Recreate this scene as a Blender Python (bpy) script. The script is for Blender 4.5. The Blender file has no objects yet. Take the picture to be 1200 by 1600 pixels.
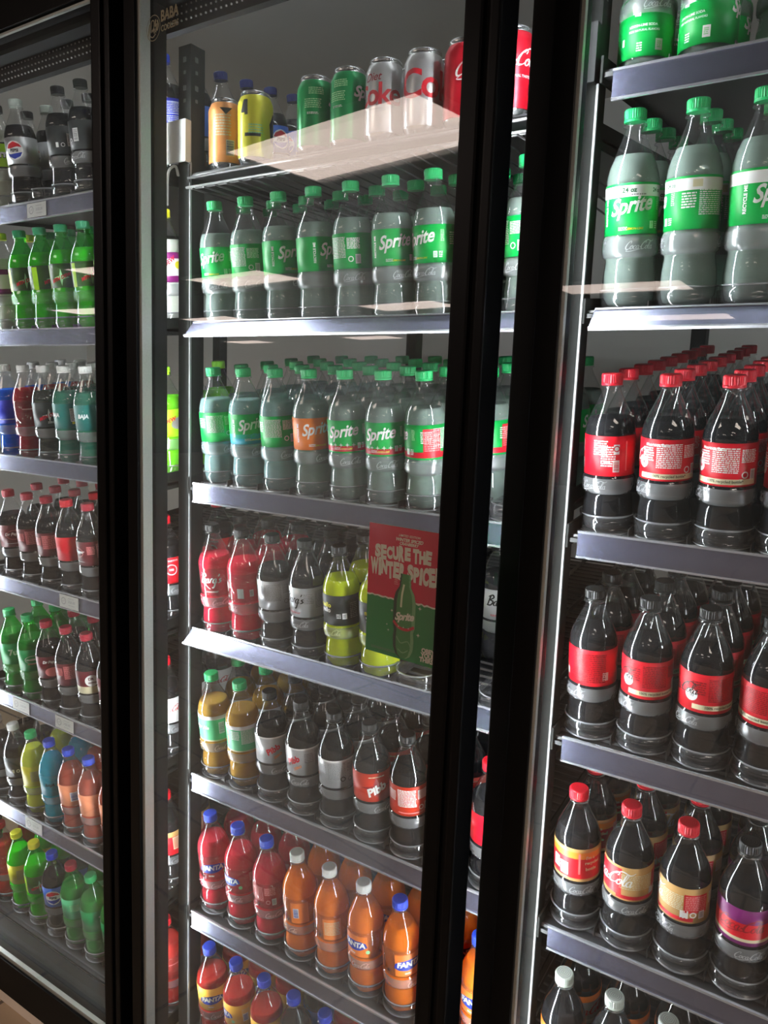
import bpy, bmesh, math, random
from mathutils import Vector, Matrix
random.seed(7)
SC = bpy.context.scene
COL = SC.collection
PI = math.pi

# ------------------------------------------------------------------ camera
CAMP = Vector((1.1233, -1.0663, -0.0304))
YAW, PITCH, ROLL, FPX = 0.57536, 0.14462, 0.03920, 1199.6
_f = Vector((-math.sin(YAW)*math.cos(PITCH), math.cos(YAW)*math.cos(PITCH), -math.sin(PITCH)))
_r = Vector((math.cos(YAW), math.sin(YAW), 0)); _u = _r.cross(_f)
_c, _s = math.cos(ROLL), math.sin(ROLL)
R_ = _c*_r + _s*_u; U_ = -_s*_r + _c*_u
cam = bpy.data.objects.new('camera', bpy.data.cameras.new('camera')); COL.objects.link(cam)
cam.matrix_world = Matrix(((R_.x, U_.x, -_f.x, CAMP.x), (R_.y, U_.y, -_f.y, CAMP.y), (R_.z, U_.z, -_f.z, CAMP.z), (0, 0, 0, 1)))
cam.data.sensor_fit = 'VERTICAL'; cam.data.sensor_height = 24; cam.data.sensor_width = 24
cam.data.lens = FPX/1600*24; cam.data.clip_start = .02; cam.data.clip_end = 100
SC.camera = cam
# ------------------------------------------------------------------ world, exposure
w = bpy.data.worlds.new('world'); SC.world = w; w.use_nodes = True
w.node_tree.nodes['Background'].inputs[0].default_value = (.55, .5, .45, 1)
w.node_tree.nodes['Background'].inputs[1].default_value = .01
SC.view_settings.view_transform = 'Standard'; SC.view_settings.look = 'None'
SC.view_settings.gamma = 1; SC.view_settings.exposure = .3; SC.view_settings.use_curve_mapping = False
SC.cycles.caustics_reflective = False; SC.cycles.caustics_refractive = False
SC.cycles.transparent_max_bounces = 24; SC.cycles.max_bounces = 10
SC.cycles.transmission_bounces = 8; SC.cycles.glossy_bounces = 4; SC.cycles.diffuse_bounces = 4
SC.cycles.sample_clamp_indirect = 8
LED_POWER = 100.0       # radiance of the vertical cooler strips
FILL_POWER = 26.0  # radiance of the unseen fills added behind the header
CEIL_POWER = 9.0       # radiance of the store's ceiling panels

# ------------------------------------------------------------------ materials
MATS = {}
def mat(name, col=(.5, .5, .5), rough=.5, metal=0., spec=.5, noise=0., nscale=40., bump=0., coat=0.):
    if name in MATS: return MATS[name]
    m = bpy.data.materials.new(name); m.use_nodes = True; nt = m.node_tree; b = nt.nodes['Principled BSDF']
    b.inputs['Base Color'].default_value = (*col, 1); b.inputs['Roughness'].default_value = rough
    b.inputs['Metallic'].default_value = metal; b.inputs['Specular IOR Level'].default_value = spec
    b.inputs['Coat Weight'].default_value = coat
    m.diffuse_color = (*col, 1)
    if noise or bump:
        tc = nt.nodes.new('ShaderNodeTexCoord'); n = nt.nodes.new('ShaderNodeTexNoise'); n.inputs['Scale'].default_value = nscale
        n.inputs['Detail'].default_value = 4
        nt.links.new(tc.outputs['Object'], n.inputs['Vector'])
        if noise:
            mr = nt.nodes.new('ShaderNodeMix'); mr.data_type = 'RGBA'
            mr.inputs[6].default_value = (*[c*(1-noise) for c in col], 1); mr.inputs[7].default_value = (*[min(1, c*(1+noise)) for c in col], 1)
            nt.links.new(n.outputs['Fac'], mr.inputs[0]); nt.links.new(mr.outputs[2], b.inputs['Base Color'])
        if bump:
            bp = nt.nodes.new('ShaderNodeBump'); bp.inputs['Strength'].default_value = bump; bp.inputs['Distance'].default_value = .002
            nt.links.new(n.outputs['Fac'], bp.inputs['Height']); nt.links.new(bp.outputs[0], b.inputs['Normal'])
    MATS[name] = m; return m

def emis(name, col, s):
    if name in MATS: return MATS[name]
    m = bpy.data.materials.new(name); m.use_nodes = True; nt = m.node_tree; nt.nodes.remove(nt.nodes['Principled BSDF'])
    e = nt.nodes.new('ShaderNodeEmission'); e.inputs[0].default_value = (*col, 1); e.inputs[1].default_value = s
    nt.links.new(e.outputs[0], nt.nodes['Material Output'].inputs[0]); MATS[name] = m; return m

def clear_mat(name, tint=(1, 1, 1), haze=.06, gloss=1., hazecol=(.9, .95, .95), rough=.03, nscale=0, nlo=0., nhi=1., bump=0., bscale=60, ior=1.45, stretch=(1, 1, 1), trans=True):
    """thin clear sheet: transparent with fresnel gloss and a share of scattering dust or fog"""
    if name in MATS: return MATS[name]
    m = bpy.data.materials.new(name); m.use_nodes = True; nt = m.node_tree; N = nt.nodes; L = nt.links; N.remove(N['Principled BSDF'])
    t = N.new('ShaderNodeBsdfTransparent'); t.inputs[0].default_value = (*tint, 1)
    tr = N.new('ShaderNodeBsdfTranslucent'); tr.inputs[0].default_value = (*hazecol, 1)
    df = N.new('ShaderNodeBsdfDiffuse'); df.inputs[0].default_value = (*hazecol, 1)
    md = N.new('ShaderNodeMixShader'); md.inputs[0].default_value = .5 if trans else 1      # half passes through, half scatters back
    L.new(tr.outputs[0], md.inputs[1]); L.new(df.outputs[0], md.inputs[2])
    m1 = N.new('ShaderNodeMixShader'); m1.inputs[0].default_value = haze
    L.new(t.outputs[0], m1.inputs[1]); L.new(md.outputs[0], m1.inputs[2])
    g = N.new('ShaderNodeBsdfGlossy'); g.inputs['Roughness'].default_value = rough
    fr = N.new('ShaderNodeLayerWeight'); fr.inputs[0].default_value = .5      # same from both sides of the sheet
    pw = N.new('ShaderNodeMath'); pw.operation = 'POWER'; pw.inputs[1].default_value = 5; L.new(fr.outputs['Facing'], pw.inputs[0])
    mu = N.new('ShaderNodeMath'); mu.operation = 'MULTIPLY_ADD'; mu.inputs[1].default_value = .9; mu.inputs[2].default_value = .04*gloss; mu.use_clamp = True
    L.new(pw.outputs[0], mu.inputs[0])
    m2 = N.new('ShaderNodeMixShader'); L.new(mu.outputs[0], m2.inputs[0]); L.new(m1.outputs[0], m2.inputs[1]); L.new(g.outputs[0], m2.inputs[2])
    if nscale:
        tc = N.new('ShaderNodeTexCoord'); mp = N.new('ShaderNodeMapping'); mp.inputs['Scale'].default_value = stretch
        n = N.new('ShaderNodeTexNoise'); n.inputs['Scale'].default_value = nscale; n.inputs['Detail'].default_value = 5
        r = N.new('ShaderNodeMapRange'); r.inputs[1].default_value = .3; r.inputs[2].default_value = .75; r.inputs[3].default_value = nlo; r.inputs[4].default_value = nhi
        L.new(tc.outputs['Object'], mp.inputs[0]); L.new(mp.outputs[0], n.inputs['Vector']); L.new(n.outputs['Fac'], r.inputs[0]); L.new(r.outputs[0], m1.inputs[0])
    if bump:
        tc = N.new('ShaderNodeTexCoord'); n = N.new('ShaderNodeTexNoise'); n.inputs['Scale'].default_value = bscale
        bp = N.new('ShaderNodeBump'); bp.inputs['Strength'].default_value = bump; bp.inputs['Distance'].default_value = .003
        L.new(tc.outputs['Object'], n.inputs['Vector']); L.new(n.outputs['Fac'], bp.inputs['Height'])
        for q in (g, fr, df): L.new(bp.outputs[0], q.inputs['Normal'])
    L.new(m2.outputs[0], N['Material Output'].inputs[0]); MATS[name] = m; return m

def liquid_mat(name, col, clarity=0., depth=.5, body=1.):
    """soft drink: scattering body colour, mixed with real refraction where the drink is clear"""
    if name in MATS: return MATS[name]
    m = bpy.data.materials.new(name); m.use_nodes = True; nt = m.node_tree; N = nt.nodes; L = nt.links; N.remove(N['Principled BSDF'])
    d = N.new('ShaderNodeBsdfDiffuse'); d.inputs[0].default_value = (*[c*body for c in col], 1)
    tr = N.new('ShaderNodeBsdfTranslucent'); tr.inputs[0].default_value = (*col, 1)
    md = N.new('ShaderNodeMixShader'); md.inputs[0].default_value = depth*.35; L.new(d.outputs[0], md.inputs[1]); L.new(tr.outputs[0], md.inputs[2])
    out = md
    if clarity:
        g = N.new('ShaderNodeBsdfRefraction'); g.inputs['IOR'].default_value = 1.33; g.inputs['Roughness'].default_value = .02
        mx = max(col); g.inputs[0].default_value = (*[(c/mx)**.5 for c in col], 1)
        mm = N.new('ShaderNodeMixShader'); mm.inputs[0].default_value = clarity; L.new(md.outputs[0], mm.inputs[1]); L.new(g.outputs[0], mm.inputs[2]); out = mm
    L.new(out.outputs[0], N['Material Output'].inputs[0]); MATS[name] = m; return m

BLACK = mat('black_door_paint', (.0016, .0019, .0026), .42, spec=.13, noise=.2, nscale=20)
BLACKM = mat('black_matte_frame', (.005, .0055, .006), .55, spec=.2, noise=.2, nscale=30)
GASKET = mat('gasket_rubber', (.010, .010, .010), .5, spec=.3)
GLINT = mat('gasket_glint', (.35, .35, .34), .3)  # pale colour painting LED glints on the gasket
SPACER = mat('aluminium_spacer', (.62, .64, .6), .35, .6, noise=.12, nscale=300)
RAIL = mat('brushed_price_rail', (.24, .25, .35), .27, .85, noise=.12, nscale=60)
RAILEDGE = mat('rail_edge', (.55, .56, .6), .25, .7)
TRAY = mat('dark_shelf_tray', (.025, .026, .028), .35)
ROLL = mat('roller_plastic', (.05, .052, .055), .3)
WIRE = mat('coated_wire', (.12, .12, .12), .3, .5)
POST = mat('grey_upright_steel', (.014, .015, .014), .6, 0, spec=.15, noise=.15)
HOLE = mat('slot_shadow', (.08, .085, .08), .5)
BRACK = mat('bright_bracket_steel', (.5, .51, .48), .4, .5)
CLEARP = clear_mat('clear_plastic_stop', (.98, .98, .985), .035, 2.0, (.9, .92, .95), .06)
CLEARR = clear_mat('clear_plastic_rim', (.95, .95, .96), .30, 3.0, (.9, .92, .95), .10)
WHITE = mat('print_white', (.86, .86, .84), .45); CREAM = mat('print_cream', (.72, .66, .42), .45)
PBLACK = mat('print_black', (.015, .015, .015), .4); PRED = mat('print_red', (.62, .008, .025), .4)
PYEL = mat('print_yellow', (.85, .78, .03), .4); PBLUE = mat('print_blue', (.02, .05, .42), .4)
PGREY = mat('print_grey', (.3, .3, .3), .4); PLGREEN = mat('print_light_green', (.35, .75, .35), .4)
PORANGE = mat('print_orange', (.9, .25, .02), .4); PPINK = mat('print_pink', (.85, .25, .25), .4)
PDRED = mat('print_dark_red', (.30, .004, .01), .4); PDG = mat('print_dark_green', (.01, .12, .04), .4)
PBARC = mat('print_barcode_grey', (.55, .56, .55), .5)

# ------------------------------------------------------------------ mesh builder
class MB:
    def __init__(s): s.v = []; s.f = []; s.m = []; s.mats = []; s.sm = []
    def mi(s, m):
        if m not in s.mats: s.mats.append(m)
        return s.mats.index(m)
    def add(s, vs, fs, m, smooth=False, M=None):
        o = len(s.v); i = s.mi(m)
        s.v += [tuple(M @ Vector(p)) if M else tuple(p) for p in vs]
        for f in fs: s.f.append([o+k for k in f]); s.m.append(i); s.sm.append(smooth)
        return s
    def box(s, x0, x1, y0, y1, z0, z1, m, M=None, bev=0.):
        if bev <= 0:
            vs = [(x, y, z) for x in (x0, x1) for y in (y0, y1) for z in (z0, z1)]
            return s.add(vs, [(0, 1, 3, 2), (4, 6, 7, 5), (0, 4, 5, 1), (2, 3, 7, 6), (0, 2, 6, 4), (1, 5, 7, 3)], m, M=M)
        bm = bmesh.new(); bmesh.ops.create_cube(bm, size=1)
        for v in bm.verts: v.co = Vector((x0+(v.co.x+.5)*(x1-x0), y0+(v.co.y+.5)*(y1-y0), z0+(v.co.z+.5)*(z1-z0)))
        bmesh.ops.bevel(bm, geom=bm.edges[:], offset=bev, segments=2, profile=.7, affect='EDGES')
        bm.verts.index_update()
        s.add([v.co.copy() for v in bm.verts], [[v.index for v in f.verts] for f in bm.faces], m, M=M); bm.free(); return s
    def prism(s, prof, a0, a1, axis, m, M=None, smooth=False):
        """closed 2-D profile pushed along an axis"""
        def P(p, a): return {'x': (a, p[0], p[1]), 'y': (p[0], a, p[1]), 'z': (p[0], p[1], a)}[axis]
        n = len(prof); vs = [P(p, a0) for p in prof]+[P(p, a1) for p in prof]
        fs = [(i, (i+1) % n, n+(i+1) % n, n+i) for i in range(n)]+[tuple(range(n-1, -1, -1)), tuple(range(n, 2*n))]
        return s.add(vs, fs, m, smooth, M)
    def lathe(s, prof, n, mfun, smooth=True, cap0=True, cap1=True, rfun=None):
        k = len(prof); vs = []
        for r, z in prof:
            for i in range(n):
                a = 2*PI*i/n; rr = r*(rfun(a, z) if rfun else 1); vs.append((rr*math.cos(a), rr*math.sin(a), z))
        o = len(s.v); s.v += vs
        for j in range(k-1):
            mm = s.mi(mfun(j) if callable(mfun) else mfun)
            for i in range(n):
                s.f.append([o+j*n+i, o+j*n+(i+1) % n, o+(j+1)*n+(i+1) % n, o+(j+1)*n+i]); s.m.append(mm); s.sm.append(smooth)
        if cap0: s.f.append([o+i for i in range(n-1, -1, -1)]); s.m.append(s.mi(mfun(0) if callable(mfun) else mfun)); s.sm.append(False)
        if cap1: s.f.append([o+(k-1)*n+i for i in range(n)]); s.m.append(s.mi(mfun(k-2) if callable(mfun) else mfun)); s.sm.append(False)
        return s
    def arc(s, r0, r1, z0, z1, a0, a1, n, m, smooth=True):
        vs = []
        for i in range(n+1):
            a = a0+(a1-a0)*i/n; c, d = math.cos(a), math.sin(a)
            vs += [(r0*c, r0*d, z0), (r1*c, r1*d, z0), (r1*c, r1*d, z1), (r0*c, r0*d, z1)]
        fs = []
        for i in range(n):
            for j in range(4): fs.append((4*i+j, 4*i+(j+1) % 4, 4*i+4+(j+1) % 4, 4*i+4+j))
        fs += [(0, 3, 2, 1), (4*n, 4*n+1, 4*n+2, 4*n+3)]
        return s.add(vs, fs, m, smooth)
    def mesh(s, name):
        me = bpy.data.meshes.new(name); me.from_pydata(s.v, [], s.f)
        for m in s.mats: me.materials.append(m)
        me.polygons.foreach_set('material_index', s.m); me.polygons.foreach_set('use_smooth', s.sm); me.update(); return me

def link(name, data, parent=None, loc=None):
    o = bpy.data.objects.new(name, data); COL.objects.link(o)
    if parent: o.parent = parent
    if loc: o.location = loc
    return o
def obj(name, mb, parent=None): return link(name, mb.mesh(name) if isinstance(mb, MB) else mb, parent)
def thing(name, label, cat, loc=(0, 0, 0), group=None):
    o = link(name, None); o.location = loc; o.empty_display_size = .02; o['label'] = label; o['category'] = cat
    if group: o['group'] = group
    return o
def struct(name, mb): o = obj(name, mb); o['kind'] = 'structure'; return o

# ------------------------------------------------------------------ lettering
_tc = {}
def glyphs(txt, size=1., bold=0., shear=0., spacing=1.):
    """flat filled lettering as (verts, tris), centred on x, on the baseline centre line"""
    k = (txt, bold, shear, spacing)
    if k not in _tc:
        c = bpy.data.curves.new('lettering', 'FONT'); c.body = txt; c.offset = bold; c.shear = shear; c.space_character = spacing
        c.align_x = 'CENTER'; c.align_y = 'CENTER'; c.resolution_u = 3
        o = bpy.data.objects.new('lettering', c); COL.objects.link(o)
        dg = bpy.context.evaluated_depsgraph_get(); dg.update(); me = bpy.data.meshes.new_from_object(o.evaluated_get(dg))
        vs = [(v.co.x, v.co.y) for v in me.vertices]; fs = [tuple(p.vertices) for p in me.polygons]
        bpy.data.objects.remove(o); bpy.data.curves.remove(c); bpy.data.meshes.remove(me)
        xs = [v[0] for v in vs] or [0]; ys = [v[1] for v in vs] or [0]
        cx, cy = (min(xs)+max(xs))/2, (min(ys)+max(ys))/2
        _tc[k] = ([(x-cx, y-cy) for x, y in vs], fs)
    vs, fs = _tc[k]; return [(x*size, y*size) for x, y in vs], fs

def stroke2d(pts, w, seg=6):
    """smooth ribbon of varying width through 2-D points (x, y[, width factor])"""
    P = [Vector((p[0], p[1])) for p in pts]; W = [(p[2] if len(p) > 2 else 1.)*w for p in pts]
    Q, V = [], []
    for i in range(len(P)-1):
        p0, p1, p2, p3 = P[max(i-1, 0)], P[i], P[i+1], P[min(i+2, len(P)-1)]
        for k in range(seg):
            t = k/seg
            Q.append(.5*((2*p1)+(p2-p0)*t+(2*p0-5*p1+4*p2-p3)*t*t+(3*p1-p0-3*p2+p3)*t**3)); V.append(W[i]*(1-t)+W[i+1]*t)
    Q.append(P[-1]); V.append(W[-1]); vs = []; fs = []
    for i, q in enumerate(Q):
        d = (Q[min(i+1, len(Q)-1)]-Q[max(i-1, 0)]);
        if d.length < 1e-9: d = Vector((1, 0))
        d.normalize(); n = Vector((-d.y, d.x))
        vs += [tuple(q+n*V[i]/2), tuple(q-n*V[i]/2)]
        if i: fs.append((2*i-2, 2*i-1, 2*i+1, 2*i))
    return vs, fs
def multi(strokes, w, sc, sh=0.):
    vs, fs = [], []
    for st in strokes:
        a, b = stroke2d(st, w); o = len(vs); vs += a; fs += [tuple(o+i for i in f) for f in b]
    return [((x+sh*y)*sc, y*sc) for x, y in vs], fs
# flowing script word in units of x-height (each letter a few strokes)
def sc_o(x): return [[(x+.42, .95, .7), (x+.1, .7, 1.3), (x+.02, .25, 1.4), (x+.3, 0, .7), (x+.6, .35, 1.3), (x+.62, .75, 1.3), (x+.42, .95, .6), (x+.3, .7, .4), (x+.6, .6, .4), (x+.9, .75, .4)]]
def sc_c(x): return [[(x+.6, .75, 1), (x+.42, .95, .7), (x+.1, .65, 1.3), (x+.05, .25, 1.4), (x+.3, 0, .7), (x+.62, .2, .5)]]
def sc_a(x): return sc_c(x)+[[(x+.66, .95, 1.), (x+.58, .4, 1.4), (x+.66, .05, 1.2), (x+.95, .25, .5)]]
def sc_l(x): return [[(x+.0, .2, .5), (x+.35, .9, .6), (x+.5, 1.8, .8), (x+.3, 2.0, .7), (x+.15, 1.2, 1.5), (x+.15, .3, 1.5), (x+.35, 0, .9), (x+.6, .25, .5)]]
def sc_C(x): return [[(x+1.0, 1.5, 1.2), (x+1.15, 1.9, .8), (x+.8, 2.05, .8), (x+.25, 1.4, 1.5), (x+.0, .6, 2.1), (x+.25, .0, 1.5), (x+.8, .1, .8), (x+1.1, .4, .4)]]
def sc_e(x): return [[(x+.0, .4, .5), (x+.5, .6, .7), (x+.45, .95, .7), (x+.15, .7, 1.3), (x+.1, .25, 1.4), (x+.35, 0, .8), (x+.7, .25, .5)]]
def sc_k(x): return sc_l(x)[:1]+[[(x+.2, .4, .6), (x+.6, .95, .9), (x+.4, .5, .7), (x+.75, .0, 1.2)]]
COLA = sc_C(0)+sc_o(1.15)+sc_c(1.95)+sc_a(2.65)+[[(3.55, .55, 1.3), (3.95, .6, 1.3)]]+sc_C(4.0)+sc_o(5.15)+sc_l(5.9)+sc_a(6.45)+[[(.9, .1, .6), (.3, -.45, .8), (1.5, -.5, 1.1), (3.2, -.15, 1.), (4.6, .1, .5)], [(4.6, 1.6, .5), (5.4, 2.3, 1.1), (6.6, 1.95, .9), (7.2, 2.3, .6)]]
BARQ = [[(.1, 0, 1.2), (.3, 1.9, 1.4)], [(-.1, 1.7, .8), (.6, 2.1, 1.2), (.95, 1.6, 1.3), (.4, 1.1, 1), (1.0, .8, 1.3), (.7, .05, 1.3), (-.1, 0, .9)]]+sc_a(1.2)+[[(2.2, .0, 1.2), (2.35, .9, 1.2), (2.7, .9, .8)]]+sc_a(2.8)+[[(3.45, .9, 1.2), (3.3, -.9, 1.4), (2.9, -1.0, .8)], [(3.9, 1.9, 1.), (3.8, 1.4, .8)], [(4.5, .9, .8), (4.1, .7, 1.2), (4.5, .3, 1.2), (4.0, 0, .9)]]
def script(word, sc, w=.17, sh=.28):
    vs, fs = multi(word, w, sc, sh); xs = [v[0] for v in vs]; ys = [v[1] for v in vs]
    cx, cy = (min(xs)+max(xs))/2, (min(ys)+max(ys))/2
    return [(x-cx, y-cy) for x, y in vs], fs
def disc2d(r, n=20, r2=0):
    if not r2: return [(r*math.cos(2*PI*i/n), r*math.sin(2*PI*i/n)) for i in range(n)], [tuple(range(n))]
    vs = [(q*math.cos(2*PI*i/n), q*math.sin(2*PI*i/n)) for i in range(n) for q in (r, r2)]
    return vs, [(2*i, 2*((i+1) % n), 2*((i+1) % n)+1, 2*i+1) for i in range(n)]
def rect2d(w, h): return [(-w/2, -h/2), (w/2, -h/2), (w/2, h/2), (-w/2, h/2)], [(0, 1, 2, 3)]
def lines2d(w, h, n, seed=1, gap=.45):
    """a block of fine print too small to read: short dashes in rows"""
    rr = random.Random(seed); vs, fs = [], []; dy = h/n
    for i in range(n):
        x = -w/2; y = h/2-dy*(i+.5)
        while x < w/2-.001:
            l = min(rr.uniform(.0015, .006), w/2-x); o = len(vs); t = dy*(1-gap)/2
            vs += [(x, y-t), (x+l, y-t), (x+l, y+t), (x, y+t)]; fs.append((o, o+1, o+2, o+3)); x += l+.0009
    return vs, fs
def bars2d(w, h, n=14):
    rr = random.Random(3); vs, fs = [], []; x = -w/2
    for i in range(n):
        t = w/n*rr.choice((.3, .5, .7)); o = len(vs); vs += [(x, -h/2), (x+t, -h/2), (x+t, h/2), (x, h/2)]; fs.append((o, o+1, o+2, o+3)); x += w/n
    return vs, fs
def star2d(r):
    vs = []
    for i in range(8):
        q = r if i % 2 == 0 else r*.28; vs.append((q*math.cos(PI/4*i), q*math.sin(PI/4*i)))
    return vs, [tuple(range(8))]
def rot2d(sh, a):
    c, s = math.cos(a), math.sin(a); return [(x*c-y*s, x*s+y*c) for x, y in sh[0]], sh[1]
def sc2d(sh, sx, sy): return [(x*sx, y*sy) for x, y in sh[0]], sh[1]

def wrap(mb, shape, R, a0, z0, m, lift=.0003, slope=0.):
    """bend a flat print round a cylinder: cut it in narrow columns first"""
    vs, fs = shape
    if not vs: return
    bm = bmesh.new(); V = [bm.verts.new((x, y, 0)) for x, y in vs]
    for f in fs:
        try: bm.faces.new([V[i] for i in f])
        except Exception: pass
    x0, x1 = min(v[0] for v in vs), max(v[0] for v in vs); step = .0045
    x = math.ceil(x0/step)*step
    while x < x1:
        bmesh.ops.bisect_plane(bm, geom=bm.verts[:]+bm.edges[:]+bm.faces[:], plane_co=(x, 0, 0), plane_no=(1, 0, 0), dist=1e-6); x += step
    bm.verts.index_update(); out = []
    for v in bm.verts:
        ph = -PI/2+math.radians(a0)+v.co.x/R; rr = R+lift; out.append((rr*math.cos(ph), rr*math.sin(ph), z0+v.co.y+slope*v.co.x))
    mb.add(out, [[v.index for v in f.verts] for f in bm.faces], m, False); bm.free()

# ------------------------------------------------------------------ bottle: 0.228 m tall contour PET bottle
PR = [(.020, .004), (.026, .0005), (.031, .003), (.0348, .011), (.0362, .024), (.0357, .036), (.0338, .048), (.0328, .055), (.0336, .0585),
      (.0366, .0605), (.0377, .0645), (.0379, .071), (.0377, .0775), (.0367, .0815), (.0350, .0835), (.0350, .1435), (.0350, .147), (.0338, .1535), (.0310, .163), (.0262, .174), (.0212, .184),
      (.0168, .1935), (.0138, .200), (.0124, .2045), (.0122, .2075), (.0155, .2080), (.0155, .2098), (.0122, .2104), (.0122, .2200)]
LR = .0354; LZ0, LZ1 = .0855, .1425
def foot(a, z): return 1+(.05*math.cos(5*a) if z < .008 else 0)
PET = clear_mat('clear_pet', (.985, .99, .99), .025, 2.0, (.9, .93, .93), .035)
BAND = clear_mat('frosted_grip_band', (.96, .97, .98), .32, 3.5, (.85, .88, .9), .10, bump=.3, bscale=200)
EMB = clear_mat('embossed_script', (.98, .98, .98), .75, 5, (.95, .97, 1.), .12)
PETG = clear_mat('green_pet', (.30, .9, .35), .10, 1.5, (.05, .55, .08), .05)
BANDG = clear_mat('green_grip_band', (.4, .92, .45), .3, 2.2, (.25, .7, .25), .12, bump=.9, bscale=260)
_ms = {}
def body_mesh(green=False, sc=1., emboss=True):
    k = ('b', green, sc, emboss)
    if k not in _ms:
        a, b = (PETG, BANDG) if green else (PET, BAND); mb = MB()
        mb.lathe([(r*(1 if sc == 1 else 1.0), z*sc) for r, z in PR], 36, lambda j: b if 8 <= j <= 12 else a, rfun=foot)
        # raised script round the grip band
        for an in ((20, 200) if emboss else ()): wrap(mb, script(COLA, .0050, .16), .0379*(1 if sc == 1 else 1.0), an, .0715*sc, EMB, .0004)
        _ms[k] = mb.mesh('bottle_body')
    return _ms[k]
def liquid_mesh(m, fill=.168, sc=1.):
    k = ('l', m.name, fill, sc)
    if k not in _ms:
        pr = [(r-.0012, z+.0012) for r, z in PR if z < fill-.004]
        # radius at fill height
        for i in range(len(PR)-1):
            if PR[i][1] <= fill <= PR[i+1][1]:
                t = (fill-PR[i][1])/(PR[i+1][1]-PR[i][1]); rf = PR[i][0]*(1-t)+PR[i+1][0]*t
        pr += [(rf-.0013, fill)]
        mb = MB(); mb.lathe([(r*(1 if sc == 1 else 1.0), z*sc) for r, z in pr], 36, m, rfun=foot); _ms[k] = mb.mesh('liquid')
    return _ms[k]
def cap_mesh(m, mtop=None, sc=1.):
    k = ('c', m.name, sc)
    if k not in _ms:
        mb = MB(); n = 60; z0 = .2108; H = .0162
        rf = lambda a, z: 1+(.022*(1 if int(round(a/(2*PI)*n)) % 2 else -1) if z0+.004 < z < z0+H-.0015 else 0)
        dz = (sc-1)*.228
        mb.lathe([(.0143, z0+dz), (.0146, z0+.0028+dz), (.0138, z0+.0034+dz), (.0140, z0+.0042+dz), (.0142, z0+.006+dz), (.0142, z0+H-.002+dz), (.0132, z0+H-.0004+dz), (.0126, z0+H+dz)], n, m, smooth=False,
                 rfun=lambda a, z: rf(a, z-dz))
        if mtop:
            for r in (.0105, .0078, .0050, .0026):
                sh = disc2d(r, 28, r-.0009); mb.add([(x, y, z0+H+.0002+dz) for x, y in sh[0]], sh[1], mtop)
        _ms[k] = mb.mesh('cap')
    return _ms[k]
def label_mesh(key, base, prints=(), bands=(), z0=LZ0, z1=LZ1, R=LR, sc=1.):
    """label sleeve: base tube, colour bands (z from, z to, material) and prints (shape, angle, z, material)"""
    k = ('s', key)
    if k not in _ms:
        mb = MB(); cuts = sorted({z0, z1, *[b[0] for b in bands], *[b[1] for b in bands]}); prof = []; mm = []
        for i in range(len(cuts)-1):
            mid = (cuts[i]+cuts[i+1])/2; q = base
            for b in bands:
                if b[0] < mid < b[1]: q = b[2]
            mm.append(q)
        prof = [(R-.0004, cuts[0])]+[(R, c) for c in cuts]+[(R-.0004, cuts[-1])]
        mml = [mm[0]]+mm+[mm[-1]]
        mb.lathe(prof, 48, lambda j: mml[j], cap0=False, cap1=False)
        for p in prints: wrap(mb, p[0], R, p[1], p[2], p[3], .0003+(p[4] if len(p) > 4 else 0), p[5] if len(p) > 5 else 0)
        _ms[k] = mb.mesh('label')
    return _ms[k]

ZC = (LZ0+LZ1)/2
def back_print(c=WHITE, ang=150, n=14, sd=1, strip=None, box=True):
    o = [(lines2d(.034, .034, n, sd), ang, ZC+.006, c), (lines2d(.022, .018, 8, sd+3, .35), ang+50, ZC+.012, c),
         (lines2d(.018, .020, 6, sd+5), ang-48, ZC+.008, c)]
    if box:
        o += [(rect2d(.009, .015), ang+62, ZC-.013, WHITE), (bars2d(.007, .011), ang+62, ZC-.013, PGREY, .0002),
              (disc2d(.0048, 16, .0032), ang+42, ZC-.013, c)]
    return o
def sprite_prints(extra=()):
    sp = sc2d(glyphs('Sprite', .0285, .024, .30, .97), .86, 1)
    return [(sp, 0, ZC+.007, WHITE, .0001, .12), (glyphs('LEMON-LIME', .0040, .02, .2), 8, ZC-.0205, PYEL),
            (lines2d(.012, .005, 3, 8), -18, ZC-.020, WHITE), (rect2d(.0065, .0095), 47, ZC-.016, WHITE), (lines2d(.004, .007, 4, 2), 47, ZC-.016, PLGREEN, .0003),
            (lines2d(.006, .010, 4, 9), 61, ZC-.016, WHITE), (rot2d(glyphs('RECYCLE ME', .0060, .03), PI/2), -62, ZC+.002, WHITE),
            (lines2d(.006, .018, 8, 4), 66, ZC+.012, PLGREEN)]+list(extra)+back_print(WHITE, 150)
GREEN = mat('label_green', (.0, .42, .07), .42); GREEN2 = mat('label_deep_green', (.0, .26, .07), .42)
ORNL = mat('label_orange', (.93, .23, .03), .42); COKER = mat('label_red', (.72, .004, .018), .42)
AQUA = mat('label_aqua', (.03, .42, .6), .42); SILV = mat('label_silver', (.52, .53, .54), .3, .4)
DARKL = mat('label_charcoal', (.03, .035, .035), .42); MAROON = mat('label_maroon', (.12, .004, .012), .42)
TAN = mat('label_tan', (.62, .36, .12), .42); PURP = mat('label_purple', (.20, .01, .14), .42)
YORG = mat('label_yellow_orange', (.95, .48, .06), .42); BLUEL = mat('label_blue', (.02, .04, .62), .42)
DEWG = mat('label_dark_olive', (.03, .10, .01), .42); LIME = mat('label_lime', (.45, .85, .02), .42)
CORAL = mat('label_coral', (.95, .33, .16), .42); PALEG = mat('label_pale_green', (.10, .55, .25), .42)
CLRL = clear_mat('label_clear_film', (.93, .93, .93), .05, 1.2, (.9, .9, .9), .08)
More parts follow.
